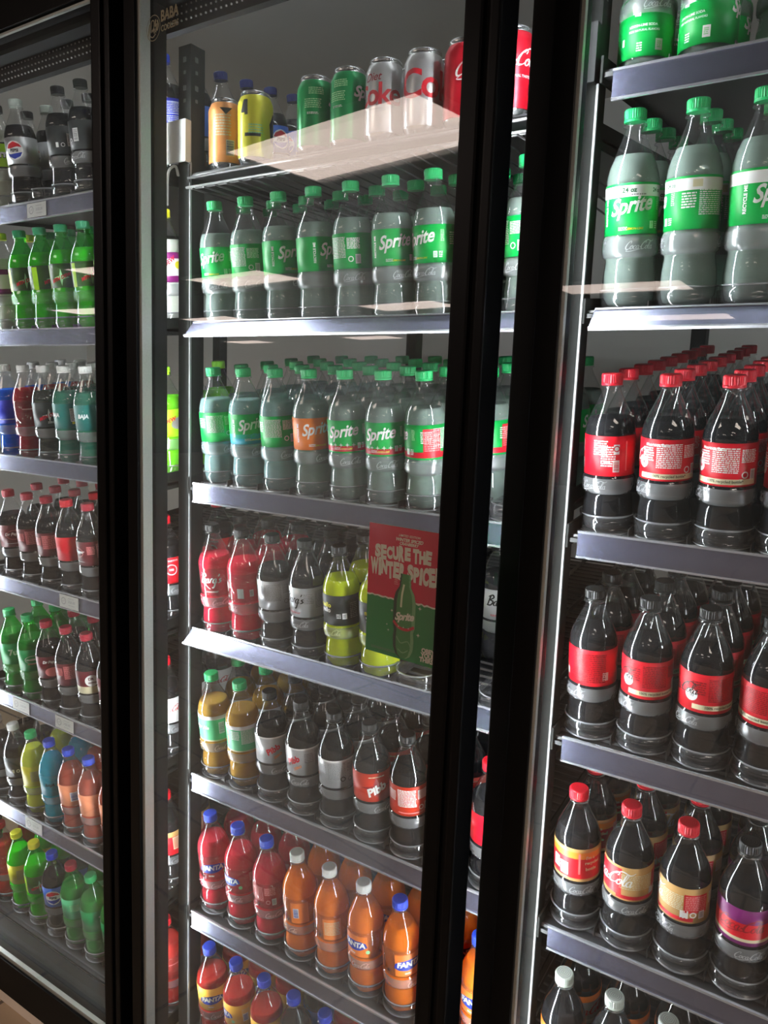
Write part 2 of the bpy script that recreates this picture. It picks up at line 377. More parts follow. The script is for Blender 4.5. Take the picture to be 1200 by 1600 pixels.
def fanta_prints(a=0, z=ZC):
    blob = ([(-.029, -.006), (-.020, -.011), (-.004, -.0125), (.012, -.0105), (.027, -.004), (.024, .005), (.015, .009), (-.002, .010), (-.018, .008), (-.027, .003)], [tuple(range(10))])
    return [(blob, a, z, PBLUE, .0001, .05), (glyphs('FANTA', .0155, .045, .1, .9), a, z+.001, WHITE, .0004, .05), (disc2d(.004, 12), a+44, z-.013, PLGREEN), (lines2d(.012, .004, 2, 5), a-6, z-.019, WHITE)]
LAB = {
 'sprite': lambda: label_mesh('sprite', GREEN, sprite_prints()),
 'sprite24': lambda: label_mesh('sprite24', GREEN, [(glyphs('24 oz', .0085, .03), -6, .1515, PDG), (lines2d(.02, .003, 1, 4), 14, .1455, PGREY)] + [(p[0], p[1], p[2]+.009, *p[3:]) for p in sprite_prints()] + [(rect2d(.012, .009), 118, .1510, CREAM), (glyphs('24 oz', .007, .03), 60, .1510, PDG)],
        bands=[(.1430, .1575, WHITE)], z0=.0955, z1=.1605),
 'chill': lambda: label_mesh('chill', GREEN, sprite_prints([(glyphs('Chill', .012, .03, .4), 10, ZC-.013, AQUA, .0003)]), bands=[(LZ0, LZ0+.011, AQUA), (LZ0+.011, LZ0+.019, mat('label_sea_green', (.01, .45, .32), .42))]),
 'sprite_orange': lambda: label_mesh('sprite_orange', ORNL, sprite_prints()),
 'winter': lambda: label_mesh('winter', GREEN, sprite_prints([(star2d(.004), a, LZ0+.0145, WHITE, .0003) for a in range(-60, 66, 18)]+[(lines2d(.038, .0035, 2, 3), -8, LZ0+.007, PPINK, .0003), (rect2d(.030, .040), 118, ZC+.002, PRED), (lines2d(.026, .034, 10, 3), 118, ZC+.002, PPINK, .0002)]), bands=[(LZ0+.003, LZ0+.0125, PRED)]),
 'coke': lambda: label_mesh('coke', COKER, [(script(COLA, .0075), 0, ZC+.004, WHITE)]+back_print(WHITE, 90, 12)+[(glyphs('Nutrition Facts', .0055, .03), 62, ZC+.022, WHITE), (disc2d(.0075), 32, ZC-.004, WHITE), (glyphs('100', .005, .03), 32, ZC-.004, PRED, .0003), (lines2d(.02, .03, 9, 21), -130, ZC, WHITE), (rect2d(.008, .014), -112, ZC+.010, WHITE), (disc2d(.0045, 16, .003), -112, ZC+.011, PRED, .0003),
        (rect2d(.009, .017), -112, ZC-.014, WHITE), (rot2d(bars2d(.014, .007), PI/2), -112, ZC-.014, PRED, .0002), (lines2d(.020, .022, 7, 5), -148, ZC+.012, WHITE), (glyphs('Coke', .006, .02), -136, ZC-.008, WHITE), (rect2d(.0022, .042), -88, ZC, PPINK)]),
 'coke100': lambda: label_mesh('coke100', COKER, [(script(COLA, .0075), 0, ZC+.004, WHITE)]+back_print(WHITE, 90, 13, 5)+[(glyphs('100% recycled bottle*', .0052, .015), 92, LZ0+.0063, PBLACK, .0003), (rect2d(.085, .0075), 92, LZ0+.0063, CREAM), (disc2d(.008), 30, ZC-.004, WHITE), (glyphs('100', .005, .03), 30, ZC-.004, PRED, .0003), (glyphs('Nutrition Facts', .0055, .03), 64, ZC+.021, WHITE)]),
 'zero': lambda: label_mesh('zero', COKER, [(script(COLA, .0075), 0, ZC+.004, PBLACK)]+back_print(PDRED, 92, 13, 8, box=False)+[(disc2d(.0088), 28, ZC-.004, WHITE), (glyphs('100', .006, .03), 28, ZC-.004, PGREY, .0003), (rect2d(.080, .0075), 96, LZ0+.0085, CREAM), (glyphs('100% recycled bottle*', .0052, .015), 96, LZ0+.0085, PBLACK, .0003),
        (rect2d(.010, .016), 150, ZC-.010, WHITE), (bars2d(.008, .012), 150, ZC-.010, PGREY, .0002), (lines2d(.050, .046, 15, 6), -125, ZC, PDRED), (rect2d(.009, .013), -85, ZC-.013, WHITE), (rect2d(.006, .010), 172, ZC-.014, WHITE)]),
 'iam': lambda: label_mesh('iam', COKER, [(glyphs("I'm a", .0075, .03), 40, ZC+.014, CREAM, .0003), (glyphs('recycled', .0075, .03), 46, ZC+.004, CREAM, .0003), (glyphs('bottle', .0075, .03), 42, ZC-.006, CREAM, .0003), (rect2d(.003, .036), 12, ZC+.003, PPINK, .0003), (disc2d(.0055, 16, .0035), -42, ZC-.004, WHITE), (rect2d(.013, .022), -26, ZC-.009, WHITE), (bars2d(.011, .017), -26, ZC-.009, PBARC, .0002), (rect2d(.012, .020), -50, ZC-.004, WHITE)]+back_print(WHITE, 150),
        bands=[(LZ0, LZ0+.005, TAN), (LZ1-.006, LZ1, TAN), (LZ1-.017, LZ1-.006, mat('label_amber', (.88, .28, .03), .42))]),
 'tan': lambda: label_mesh('tan', TAN, [(rect2d(.040, .046), -46, ZC+.002, COKER), (script(COLA[-14:], .0105), -48, ZC+.006, WHITE, .0003), (rect2d(.070, .006), 30, LZ0+.006, PRED), (lines2d(.050, .026, 9, 9), 22, ZC+.004, CREAM), (rect2d(.034, .030), 92, ZC+.004, COKER), (lines2d(.03, .024, 8, 9), 92, ZC+.005, PPINK, .0002), (rect2d(.011, .013), 66, ZC-.014, WHITE), (disc2d(.0048, 16, .003), 86, ZC-.014, WHITE, .0003), (rect2d(.009, .013), 106, ZC-.014, WHITE, .0004), (bars2d(.007, .010), 106, ZC-.014, PGREY, .0006)]+back_print(WHITE, 190)),
 'purple': lambda: label_mesh('purple', COKER, [(script(COLA, .0085), 0, ZC+.002, PDRED)], bands=[(LZ0, LZ0+.006, PURP), (LZ0+.006, LZ0+.011, CREAM), (LZ1-.022, LZ1, PURP)]),
 'dietwhite': lambda: label_mesh('dietwhite', SILV, [(script(COLA, .0085), 0, ZC, PRED)], bands=[(LZ0, LZ0+.01, WHITE), (LZ1-.012, LZ1, ORNL)]),
 'barqsred': lambda: label_mesh('barqsred', CLRL, [(script(BARQ, .0095, .24), -12, ZC+.004, WHITE), (lines2d(.030, .004, 2, 3), -12, ZC-.020, WHITE), (rect2d(.008, .014), 96, ZC-.010, WHITE), (bars2d(.006, .010), 96, ZC-.010, PGREY, .0002), (rect2d(.013, .020), 60, ZC-.010, PBARC)]),
 'barqssilver': lambda: label_mesh('barqssilver', SILV, [(script(BARQ, .0095, .24), 0, ZC+.004, PBLACK), (lines2d(.030, .004, 2, 3), 0, ZC-.020, PRED)]+back_print(PGREY, 100, 12, 4)),
 'mello': lambda: label_mesh('mello', DARKL, [(glyphs('mello', .012, .03), 0, ZC+.010, PYEL), (glyphs('yello', .012, .03), 0, ZC-.001, WHITE), (lines2d(.008, .009, 3, 2), 44, ZC-.010, WHITE), (rect2d(.0085, .011), 62, ZC-.010, WHITE), (lines2d(.005, .007, 3, 2), 62, ZC-.010, PGREY, .0002), (lines2d(.016, .030, 9, 2), 92, ZC, PGREY)]),
 'ginger': lambda: label_mesh('ginger', PALEG, [(rect2d(.012, .026), 20, ZC+.001, WHITE), (rot2d(bars2d(.022, .010), PI/2), 20, ZC+.001, PGREY, .0002), (glyphs('Ginger Ale', .0105, .03, .2), -60, ZC+.002, WHITE), (rot2d(glyphs('GINGER ALE', .006, .03), PI/2), 60, ZC, PYEL)]+back_print(WHITE, 140), bands=[(LZ1-.008, LZ1, WHITE), (LZ0, LZ0+.003, CREAM)]),
 'pibbsilver': lambda: label_mesh('pibbsilver', SILV, [(rot2d(glyphs('Pibb', .017, .04, .2), .5), 0, ZC+.002, PRED, .0003), (rot2d(glyphs('ZERO', .007, .03, .2), .5), 14, ZC-.012, PORANGE, .0003)]+back_print(PGREY, 100, 12, 12)+[(disc2d(.005, 16, .0032), 118, ZC-.010, PBLACK, .0003)], bands=[(LZ1-.003, LZ1, WHITE)]),
 'pibb': lambda: label_mesh('pibb', mat('label_brick_red', (.62, .035, .01), .42), [(rot2d(glyphs('Pibb', .0215, .045, .25), .42), 0, ZC-.004, WHITE, .0004), (sc2d(star2d(.030), 1, .7), 0, ZC, PDRED), (lines2d(.03, .003, 1, 2), 2, ZC+.021, CREAM)]+back_print(WHITE, 120, 12, 3)+[(rect2d(.045, .002), 130, LZ0+.006, PPINK)]),
 'fantared': lambda: label_mesh('fantared', CLRL, fanta_prints()+back_print(PPINK, 140)),
 'fantaorange': lambda: label_mesh('fantaorange', CLRL, [(rect2d(.055, .046), 0, ZC-.002, ORNL)]+[(p[0], p[1], p[2], p[3], (p[4] if len(p) > 4 else 0)+.0003, *(p[5:] if len(p) > 5 else ())) for p in fanta_prints()]+[(rect2d(.036, .046), 120, ZC-.002, ORNL), (lines2d(.03, .03, 9, 2), 120, ZC, CREAM, .0003), (rect2d(.036, .046), -120, ZC-.002, ORNL), (rect2d(.011, .022), -132, ZC-.002, WHITE, .0003), (rot2d(bars2d(.02, .009), PI/2), -132, ZC-.002, PBLUE, .0005)]),
 'fantapunch': lambda: label_mesh('fantapunch', YORG, fanta_prints()+[(rect2d(.012, .02), 90, ZC-.004, WHITE), (bars2d(.01, .016), 90, ZC-.004, PBLUE, .0002)]+back_print(CREAM, 140)),
 'dew': lambda: label_mesh('dew', DEWG, [(rot2d(glyphs('MTN DEW', .0100, .05, .3), .35), 0, ZC-.002, PRED, .0003), (star2d(.018), 0, ZC-.002, PLGREEN), (rect2d(.014, .05), 60, ZC, LIME), (rect2d(.014, .05), -70, ZC, LIME)], z0=.090, z1=.142),
 'dewzero': lambda: label_mesh('dewzero', DARKL, [(rot2d(glyphs('MTN DEW', .0100, .05, .3), .35), 0, ZC-.002, PRED, .0003), (star2d(.016), 0, ZC-.002, WHITE), (glyphs('ZERO', .006, .04), 4, ZC-.018, WHITE)]),
 'dewlime': lambda: label_mesh('dewlime', LIME, [(rot2d(glyphs('MTN DEW', .0105, .05, .3), .35), -12, ZC+.002, PRED, .0003), (rot2d(sc2d(disc2d(.02), 1, .6), .3), 40, ZC, PGREY)]),
 'dewpurple': lambda: label_mesh('dewpurple', WHITE, [(rot2d(glyphs('MTN DEW', .0110, .05, .3), .6), -12, ZC+.004, PRED, .0003), (disc2d(.0075), 34, ZC+.004, PYEL), (lines2d(.012, .02, 5, 4), -20, ZC-.013, PORANGE)], bands=[(LZ0, LZ0+.012, PURP), (LZ1-.012, LZ1, PURP)]),
 'baja': lambda: label_mesh('baja', mat('label_teal', (.01, .16, .14), .42), [(glyphs('BAJA', .012, .05, .2), 0, ZC+.002, WHITE), (rect2d(.010, .030), 70, ZC+.002, WHITE), (lines2d(.008, .026, 8, 2), 70, ZC+.002, PBLACK, .0002), (disc2d(.003), 70, ZC-.016, PYEL)]),
 'blue': lambda: label_mesh('blue', BLUEL, [(rect2d(.012, .024), 30, ZC+.004, PBARC), (lines2d(.05, .003, 1, 2), -10, ZC-.018, WHITE)]),
 'bluelines': lambda: label_mesh('bluelines', BLUEL, [(rect2d(.10, .0012), 30, ZC+.022, WHITE), (rect2d(.10, .0012), 30, ZC+.001, WHITE), (lines2d(.06, .018, 6, 2), 30, ZC+.012, PBARC), (lines2d(.05, .016, 5, 3), 30, ZC-.010, PBARC)]),
 'redclear': lambda: label_mesh('redclear', CLRL, [(lines2d(.03, .004, 1, 3), 0, ZC+.01, PPINK)]),
 'drp': lambda: label_mesh('drp', MAROON, [(glyphs('Dr Pepper', .0105, .03, .3), 0, ZC+.004, WHITE), (sc2d(disc2d(.02, 24, .0188), 1, .6), 0, ZC+.003, PPINK)]+back_print(PPINK, 110)+[(lines2d(.04, .002, 1, 3), 0, ZC-.019, WHITE)]),
 'drpcream': lambda: label_mesh('drpcream', MAROON, [(sc2d(disc2d(.016), 1, .9), 0, ZC+.004, WHITE), (glyphs('DR', .009, .04), -2, ZC+.009, MAROON, .0003), (glyphs('PEPPER', .006, .03), 2, ZC-.001, MAROON, .0003)], bands=[(LZ0, LZ0+.018, CREAM)]),
 'drpcherry': lambda: label_mesh('drpcherry', MAROON, [(glyphs('Dr Pepper', .0095, .03, .3), 0, ZC+.014, WHITE), (sc2d(disc2d(.015), 1.2, .8), 0, ZC-.012, PPINK)]),
 'sevenup': lambda: label_mesh('sevenup', GREEN2, [(glyphs('7up', .022, .04), 0, ZC+.002, WHITE), (disc2d(.006), 30, ZC+.006, PRED)]+back_print(PLGREEN, 110)),
 'gale': lambda: label_mesh('gale', GREEN2, [(glyphs('GINGER ALE', .0065, .03), 0, ZC+.002, WHITE), (sc2d(disc2d(.021, 24, .0195), 1, .5), 0, ZC+.002, WHITE), (lines2d(.03, .003, 1, 2), 0, ZC-.01, PPINK)]),
 'pepsi0': lambda: label_mesh('pepsi0', SILV, [(disc2d(.0195), 0, ZC, WHITE), ([(-.0175, .003), (-.008, .001), (.008, .007), (.0175, .004), (.013, .0125), (0, .018), (-.013, .0125)], [tuple(range(7))])+() and None] if False else
        [(disc2d(.0205), -30, ZC, WHITE), (([(-.0180, .003), (-.008, .001), (.008, .007), (.0180, .004), (.0130, .0130), (0, .0185), (-.0130, .0130)], [tuple(range(7))])), ] and
        [(disc2d(.0205), -30, ZC, WHITE), (([(-.0180, .005), (-.008, .004), (.008, .008), (.0180, .006), (.0130, .0130), (0, .0185), (-.0130, .0130)], [tuple(range(7))]), -30, ZC, PRED, .0003), (([(-.0180, -.006), (-.0130, -.0130), (0, -.0185), (.0130, -.0130), (.0180, -.004), (.008, -.006), (-.008, -.008)], [tuple(range(7))]), -30, ZC, PBLUE, .0003), (glyphs('PEPSI', .0088, .05), -30, ZC, PBLACK, .0003), (rot2d(lines2d(.014, .004, 2, 3), PI/2), 18, ZC+.002, PGREY)]),
 'pepsi': lambda: label_mesh('pepsi', mat('label_pepsi_blue', (.05, .16, .6), .42), [(disc2d(.0205), 0, ZC, WHITE), (([(-.0180, .005), (-.008, .004), (.008, .008), (.0180, .006), (.0130, .0130), (0, .0185), (-.0130, .0130)], [tuple(range(7))]), 0, ZC, PRED, .0003), (([(-.0180, -.006), (-.0130, -.0130), (0, -.0185), (.0130, -.0130), (.0180, -.004), (.008, -.006), (-.008, -.008)], [tuple(range(7))]), 0, ZC, PBLUE, .0003), (glyphs('PEPSI', .0088, .05), 0, ZC, PBLACK, .0003)]),
 'darkbar': lambda: label_mesh('darkbar', DARKL, [(rect2d(.013, .026), 20, ZC, WHITE), (rot2d(bars2d(.022, .010), PI/2), 20, ZC, PGREY, .0002), (disc2d(.0045, 14, .003), -6, ZC-.010, WHITE), (rect2d(.006, .010), -26, ZC-.010, WHITE)]),
 'starry': lambda: label_mesh('starry', LIME, [(glyphs('starry', .0215, .045, .1), 0, ZC, WHITE, .0004), (glyphs('starry', .0215, .085, .1), 0, ZC, PBLACK, .0002)], bands=[(LZ0, LZ0+.003, PBLACK), (LZ1-.004, LZ1, PBLACK)]),
 'coralbar': lambda: label_mesh('coralbar', CORAL, [(rect2d(.019, .025), 0, ZC-.003, WHITE), (rot2d(bars2d(.021, .015), PI/2), 0, ZC-.003, PBLUE, .0002)]),
 'lemonlab': lambda: label_mesh('lemonlab', mat('label_mustard', (.55, .50, .03), .42), [(lines2d(.03, .03, 8, 3), 0, ZC, PGREY)]),
 'teallab': lambda: label_mesh('teallab', mat('label_ocean', (.02, .22, .30), .42), [(glyphs('BAJA', .011, .04, .2), -20, ZC+.002, PBLACK), (star2d(.010), 20, ZC, PYEL)]),
 'greenbar': lambda: label_mesh('greenbar', PALEG, [(rect2d(.015, .021), 34, ZC, WHITE), (bars2d(.012, .017), 34, ZC, PGREY, .0002), (lines2d(.022, .02, 6, 3), -8, ZC+.004, PLGREEN)]),
 'rootred': lambda: label_mesh('rootred', COKER, [(disc2d(.012, 20, .010), 0, ZC+.002, WHITE), (glyphs('100', .007, .03), 0, ZC+.002, WHITE), (lines2d(.03, .004, 2, 2), 0, ZC+.022, WHITE)]),
 'whitered': lambda: label_mesh('whitered', WHITE, [(script(COLA, .006), 0, ZC+.004, PRED)]),
 'redtan': lambda: label_mesh('redtan', COKER, [(rect2d(.02, .03), 20, ZC, CREAM), (lines2d(.016, .026, 8, 3), 20, ZC, PRED, .0003)], bands=[(LZ1-.012, LZ1, TAN)]),
 'greensleek': lambda: label_mesh('greensleek', GREEN, [(glyphs('LEMON-LIME SODA', .0042, .02), -8, .046, WHITE), (glyphs('100% NATURAL FLAVORS', .0036, .02), -6, .040, WHITE), (rect2d(.0095, .014), 26, .022, WHITE), (lines2d(.006, .009, 4, 2), 26, .022, PLGREEN, .0003), (lines2d(.007, .012, 4, 3), -14, .020, WHITE), (rect2d(.004, .009), -52, .030, WHITE), (([(-.004, 0), (.004, -.001), (.003, .014), (.0005, .018), (-.003, .016)], [tuple(range(5))]), -20, .058, WHITE), (glyphs('Sprite', .024, .035, .32, .92), 118, .052, WHITE)], z0=.008, z1=.082, R=.0364),
}
# ------------------------------------------------------------------ drinks and caps
def LQ(n):
    return {
     'none': None,
     'clear': lambda: liquid_mat('drink_clear', (.72, .92, .82), .62, .85),
     'cloudy': lambda: liquid_mat('drink_cloudy_aqua', (.50, .78, .76), .38, .7),
     'cola': lambda: liquid_mat('drink_cola', (.007, .007, .009), 0, .3),
     'colalight': lambda: liquid_mat('drink_root_beer', (.028, .028, .030), 0, .3),
     'red': lambda: liquid_mat('drink_cherry_red', (.98, .02, .07), .10, .95),
     'strawb': lambda: liquid_mat('drink_strawberry', (.98, .035, .075), .28, 1.),
     'yellow': lambda: liquid_mat('drink_citrus_yellow', (.80, .92, .02), .08, .95),
     'amber': lambda: liquid_mat('drink_amber', (.90, .50, .07), .40, .9),
     'orange': lambda: liquid_mat('drink_orange', (1., .225, .006), .0, 1.),
     'punch': lambda: liquid_mat('drink_punch', (.75, .04, .03), .2, .8),
     'dew': lambda: liquid_mat('drink_dew', (.30, .85, .02), .12, .9),
     'lime': lambda: liquid_mat('drink_lime', (.25, .95, .02), .05, .95),
     'pale': lambda: liquid_mat('drink_pale_lemonade', (.72, .76, .66), .1, .5),
     'deepred': lambda: liquid_mat('drink_deep_red', (.45, .015, .03), .2, .5),
     'bluel': lambda: liquid_mat('drink_blue', (.01, .18, .85), .2, .9),
     'greyl': lambda: liquid_mat('drink_grey', (.09, .09, .075), .4, .5),
     'teal': lambda: liquid_mat('drink_teal', (.05, .28, .18), .25, .8),
     'lemon': lambda: liquid_mat('drink_lemon', (.75, .82, .08), .08, .9),
     'aqua': lambda: liquid_mat('drink_aqua_blue', (.02, .50, .68), .12, .9),
     'coral': lambda: liquid_mat('drink_coral', (.65, .11, .06), .1, .8),
    }[n]
CAPC = {'green': (.015, .45, .13), 'dkgreen': (.01, .30, .12), 'lime': (.35, .85, .03), 'red': (.72, .012, .03), 'dkred': (.40, .01, .03), 'black': (.010, .011, .011), 'white': (.75, .75, .72),
        'blue': (.03, .08, .65), 'navy': (.015, .025, .16), 'yellow': (.85, .80, .03), 'pale': (.50, .56, .50), 'purple': (.15, .03, .3)}
def capm(c): return mat('cap_'+c, CAPC[c], .38)
# kind: label, drink, cap, green pet?, look words, fill, tall scale
KINDS = {
 'spr':   ('sprite', 'clear', 'green', 0, 'clear soda bottle, green label', .168),
 'spr24': ('sprite24', 'clear', 'green', 0, 'tall clear bottle, white-topped label', .176),
 'chill': ('chill', 'cloudy', 'green', 0, 'cloudy aqua bottle, green-blue label', .168),
 'cloud': ('sprite', 'cloudy', 'green', 0, 'cloudy pale bottle, green label', .168),
 'sorg':  ('sprite_orange', 'clear', 'green', 0, 'clear soda bottle, orange label', .168),
 'win':   ('winter', 'clear', 'green', 0, 'clear bottle, starry green label', .168),
 'coke':  ('coke', 'cola', 'red', 0, 'cola bottle, red cap and label', .166),
 'coke1': ('coke100', 'cola', 'red', 0, 'cola bottle, red label, cream strip', .166),
 'zero':  ('zero', 'cola', 'black', 0, 'cola bottle, black cap, red label', .166),
 'iam':   ('iam', 'cola', 'red', 0, 'cola bottle, orange-red label', .168),
 'tan':   ('tan', 'cola', 'red', 0, 'cola bottle, red cap, tan label', .168),
 'purp':  ('purple', 'cola', 'black', 0, 'cola bottle, black cap, purple-red label', .168),
 'dietw': ('dietwhite', 'cola', 'pale', 0, 'cola bottle with pale grey cap', .168),
 'barr':  ('barqsred', 'red', 'black', 0, 'bright red soda bottle, black cap', .165),
 'bars':  ('barqssilver', 'colalight', 'black', 0, 'dark soda bottle, silver label', .165),
 'mel':   ('mello', 'yellow', 'black', 0, 'bright yellow soda bottle, black label', .168),
 'ging':  ('ginger', 'amber', 'green', 0, 'amber ginger ale, green label', .168),
 'pibs':  ('pibbsilver', 'cola', 'black', 0, 'dark soda bottle, silver label', .168),
 'pib':   ('pibb', 'cola', 'black', 0, 'dark soda bottle, brick red label', .168),
 'fred':  ('fantared', 'strawb', 'blue', 0, 'pinkish red bottle, blue cap', .172),
 'forw':  ('fantaorange', 'orange', 'white', 0, 'orange soda bottle, white cap', .185),
 'forb':  ('fantaorange', 'orange', 'blue', 0, 'orange soda bottle, blue cap', .180),
 'fpun':  ('fantapunch', 'punch', 'blue', 0, 'red punch bottle, yellow-orange label', .160),
 'dew':   ('dew', 'dew', 'dkgreen', 1, 'bright green bottle, dark label', .172),
 'dewz':  ('dewzero', 'greyl', 'white', 0, 'greyish soda bottle, black label', .168),
 'baja':  ('baja', 'teal', 'white', 0, 'teal soda bottle, white cap', .168),
 'blu':   ('blue', 'bluel', 'white', 0, 'vivid blue soda bottle, white cap', .168),
 'voo':   ('redclear', 'deepred', 'white', 0, 'deep red soda bottle, white cap', .172),
 'dlime': ('dewlime', 'lime', 'lime', 0, 'vivid lime soda bottle, lime cap', .168),
 'dpurp': ('dewpurple', 'pale', 'yellow', 0, 'cloudy white soda bottle, yellow cap', .168),
 'drp':   ('drp', 'cola', 'dkred', 0, 'dark soda bottle, maroon label', .168),
 'drpc':  ('drpcream', 'cola', 'dkred', 0, 'dark soda bottle, maroon-cream label', .168),
 'drpx':  ('drpcherry', 'cola', 'dkred', 0, 'dark bottle, cherry red label', .168),
 'sev':   ('sevenup', 'clear', 'green', 1, 'clear green bottle, green cap', .168),
 'gal':   ('gale', 'clear', 'green', 1, 'green ginger ale bottle, green cap', .168),
 'pepz':  ('pepsi0', 'cola', 'pale', 0, 'dark cola bottle, silver label', .170),
 'pep':   ('pepsi', 'cola', 'blue', 0, 'dark cola bottle, sky blue label', .170),
 'nvb':   ('bluelines', 'cola', 'blue', 0, 'dark cola bottle, vivid blue label', .170),
 'nav':   ('pepsi', 'cola', 'navy', 0, 'dark cola bottle, navy cap', .170),
 'dbar':  ('darkbar', 'cola', 'black', 0, 'dark cola bottle, black label', .170),
 'sta':   ('starry', 'pale', 'black', 0, 'pale bottle, lime label, black cap', .170),
 'lem':   ('lemonlab', 'lemon', 'green', 0, 'lemon yellow drink bottle, green cap', .185),
 'aqu':   ('teallab', 'aqua', 'blue', 0, 'aqua blue drink bottle, blue cap', .185),
 'cor':   ('coralbar', 'coral', 'blue', 0, 'coral drink bottle, blue cap', .180),
 'dwht':  ('darkbar', 'cola', 'white', 0, 'dark cola bottle, white cap', .168),
 'ylw':   ('lemonlab', 'dew', 'yellow', 1, 'yellow-green soda bottle, yellow cap', .180),
 'grn':   ('dew', 'dew', 'yellow', 1, 'green soda bottle, yellow cap', .172),
 'grr':   ('greenbar', 'clear', 'dkred', 1, 'green soda bottle, dark red cap', .172),
 'redl':  ('redclear', 'punch', 'red', 0, 'red drink bottle, red cap', .172),
 'rred':  ('rootred', 'cola', 'red', 0, 'dark cola bottle, plain red label', .166),
 'wred':  ('whitered', 'cola', 'red', 0, 'dark cola bottle, white label', .166),
 'rtan':  ('redtan', 'cola', 'red', 0, 'dark cola bottle, red-tan label', .166),
 'gslk':  ('greensleek', 'clear', 'green', 0, 'clear bottle, tall green label', .19),
}
NB = 0
PLAIN = {'dew', 'dewz', 'baja', 'blu', 'voo', 'dlime', 'dpurp', 'drp', 'drpc', 'drpx', 'sev', 'gal', 'pepz', 'pep', 'nvb', 'nav', 'sta', 'lem', 'aqu', 'cor', 'ylw', 'grn', 'grr', 'redl', 'dwht', 'mel2'}
def bottle(kind, x, y, z, rz, tilt, look, group):
    global NB
    k = KINDS[kind]; NB += 1; sc = 1.125 if kind == 'spr24' else 1.
    nm = {'cola': 'cola_bottle', 'colalight': 'cola_bottle', 'clear': 'clear_soda_bottle', 'cloudy': 'clear_soda_bottle', 'amber': 'ginger_ale_bottle', 'orange': 'orange_soda_bottle'}.get(k[1], 'fruit_soda_bottle')
    o = thing(nm, look, 'bottle', (x, y, z), group)
    o.rotation_mode = 'ZYX'; o.rotation_euler = (tilt, 0, rz)
    link('bottle_body', body_mesh(bool(k[3]), sc, kind not in PLAIN), o)
    lm = LQ(k[1])
    if lm: link('liquid', liquid_mesh(lm(), k[5], sc), o)
    link('label', LAB[k[0]](), o)
    link('cap', cap_mesh(capm(k[2]), {'white': PGREY, 'pale': PGREY, 'black': mat('cap_print_black', (.07, .07, .07), .5)}.get(k[2], mat('cap_print_'+k[2], tuple(c*.6 for c in CAPC[k[2]]), .4)), sc), o)
    return o
# cans
ALU = mat('can_aluminium', (.62, .63, .64), .22, .9)
CPR = [(.020, .003), (.024, .0), (.0265, .004), (.0318, .012), (.0325, .016), (.0325, .106), (.0318, .110), (.0275, .1195), (.0262, .122), (.0270, .1245), (.0272, .127), (.0262, .127), (.0250, .1225)]
def can_mesh(key, basem, prints=(), lower=None):
    k = ('can', key)
    if k not in _ms:
        mb = MB(); mb.lathe(CPR, 40, lambda j: ALU if j < 3 or j >= 7 else basem)
        for p in prints: wrap(mb, p[0], .0325, p[1], p[2], p[3], .0003+(p[4] if len(p) > 4 else 0), p[5] if len(p) > 5 else 0)
        _ms[k] = mb.mesh('can_body')
    return _ms[k]
CANR = mat('can_red', (.62, .01, .03), .3, .35); CANG = mat('can_green', (.0, .30, .08), .3, .35); CANS = mat('can_silver', (.60, .60, .61), .28, .6)
CANO = mat('can_orange', (.90, .38, .12), .32, .25); CANY = mat('can_yellow', (.80, .76, .05), .32, .25); CANW = mat('can_pearl', (.62, .60, .55), .3, .4)
def dietp(): return [(glyphs('Diet', .017, .012, .35), -6, .097, PDRED), (glyphs('Coke', .047, .02, .0, .85), 0, .071, PRED), (lines2d(.03, .002, 1, 3), 0, .048, PGREY)]
CANK = {
 'diet': (lambda: can_mesh('diet', CANS, dietp()), 'silver diet cola can, red lettering'),
 'dieto': (lambda: can_mesh('dieto', CANS, [(glyphs('Diet', .017, .012, .35), -100, .097, PDRED), (glyphs('Coke', .060, .02, .0, .9), 40, .074, PRED), (rect2d(.022, .088), 112, .062, PDRED)]), 'silver diet cola can, large red letters'),
 'ccan': (lambda: can_mesh('ccan', CANR, [(script(COLA, .0105, .17), 0, .080, WHITE), (glyphs('ORIGINAL TASTE', .0050, .02), 8, .056, WHITE)]), 'red cola can with white script'),
 'gcan': (lambda: can_mesh('gcan', CANG, [(lines2d(.026, .012, 4, 3), 10, .100, PLGREEN), (lines2d(.03, .016, 5, 7), 0, .080, PLGREEN), (glyphs('Sprite', .024, .035, .32, .92), 100, .085, WHITE), (lines2d(.02, .004, 2, 7), 0, .064, WHITE)]), 'green soda can'),
 'ocan': (lambda: can_mesh('ocan', CANO, [(rect2d(.016, .028), 14, .038, WHITE), (rot2d(bars2d(.025, .013), PI/2), 14, .038, PBLUE, .0002), (([(-.012, 0), (.012, 0), (0, -.012)], [(0, 1, 2)]), 0, .108, PBLACK), (lines2d(.03, .04, 8, 3), -10, .078, CREAM)]), 'orange drink can'),
 'ycan': (lambda: can_mesh('ycan', CANY, [(([(-.016, 0), (-.008, .022), (0, .022), (0, -.004), (-.006, -.004), (-.006, 0)], [tuple(range(6))]), -26, .088, PBLACK), (([(0, 0), (.012, .02), (.018, .02), (.014, -.03), (.004, -.03)], [tuple(range(5))]), 50, .072, PBLACK), (lines2d(.026, .018, 4, 3), 0, .060, PLGREEN), (rect2d(.03, .006), -10, .050, PBLACK)]), 'yellow drink can'),
 'wcan': (lambda: can_mesh('wcan', CANW, []), 'plain silver can'),
}
TAB = MB().box(-.006, .006, -.012, .008, .1233, .1243, ALU).mesh('pull_tab')
def can(kind, x, y, z, rz, tilt, look, group):
    o = thing('soda_can', look, 'can', (x, y, z), group); o.rotation_mode = 'ZYX'; o.rotation_euler = (tilt, 0, rz)
    link('can_body', CANK[kind][0](), o); link('pull_tab', TAB, o); return o
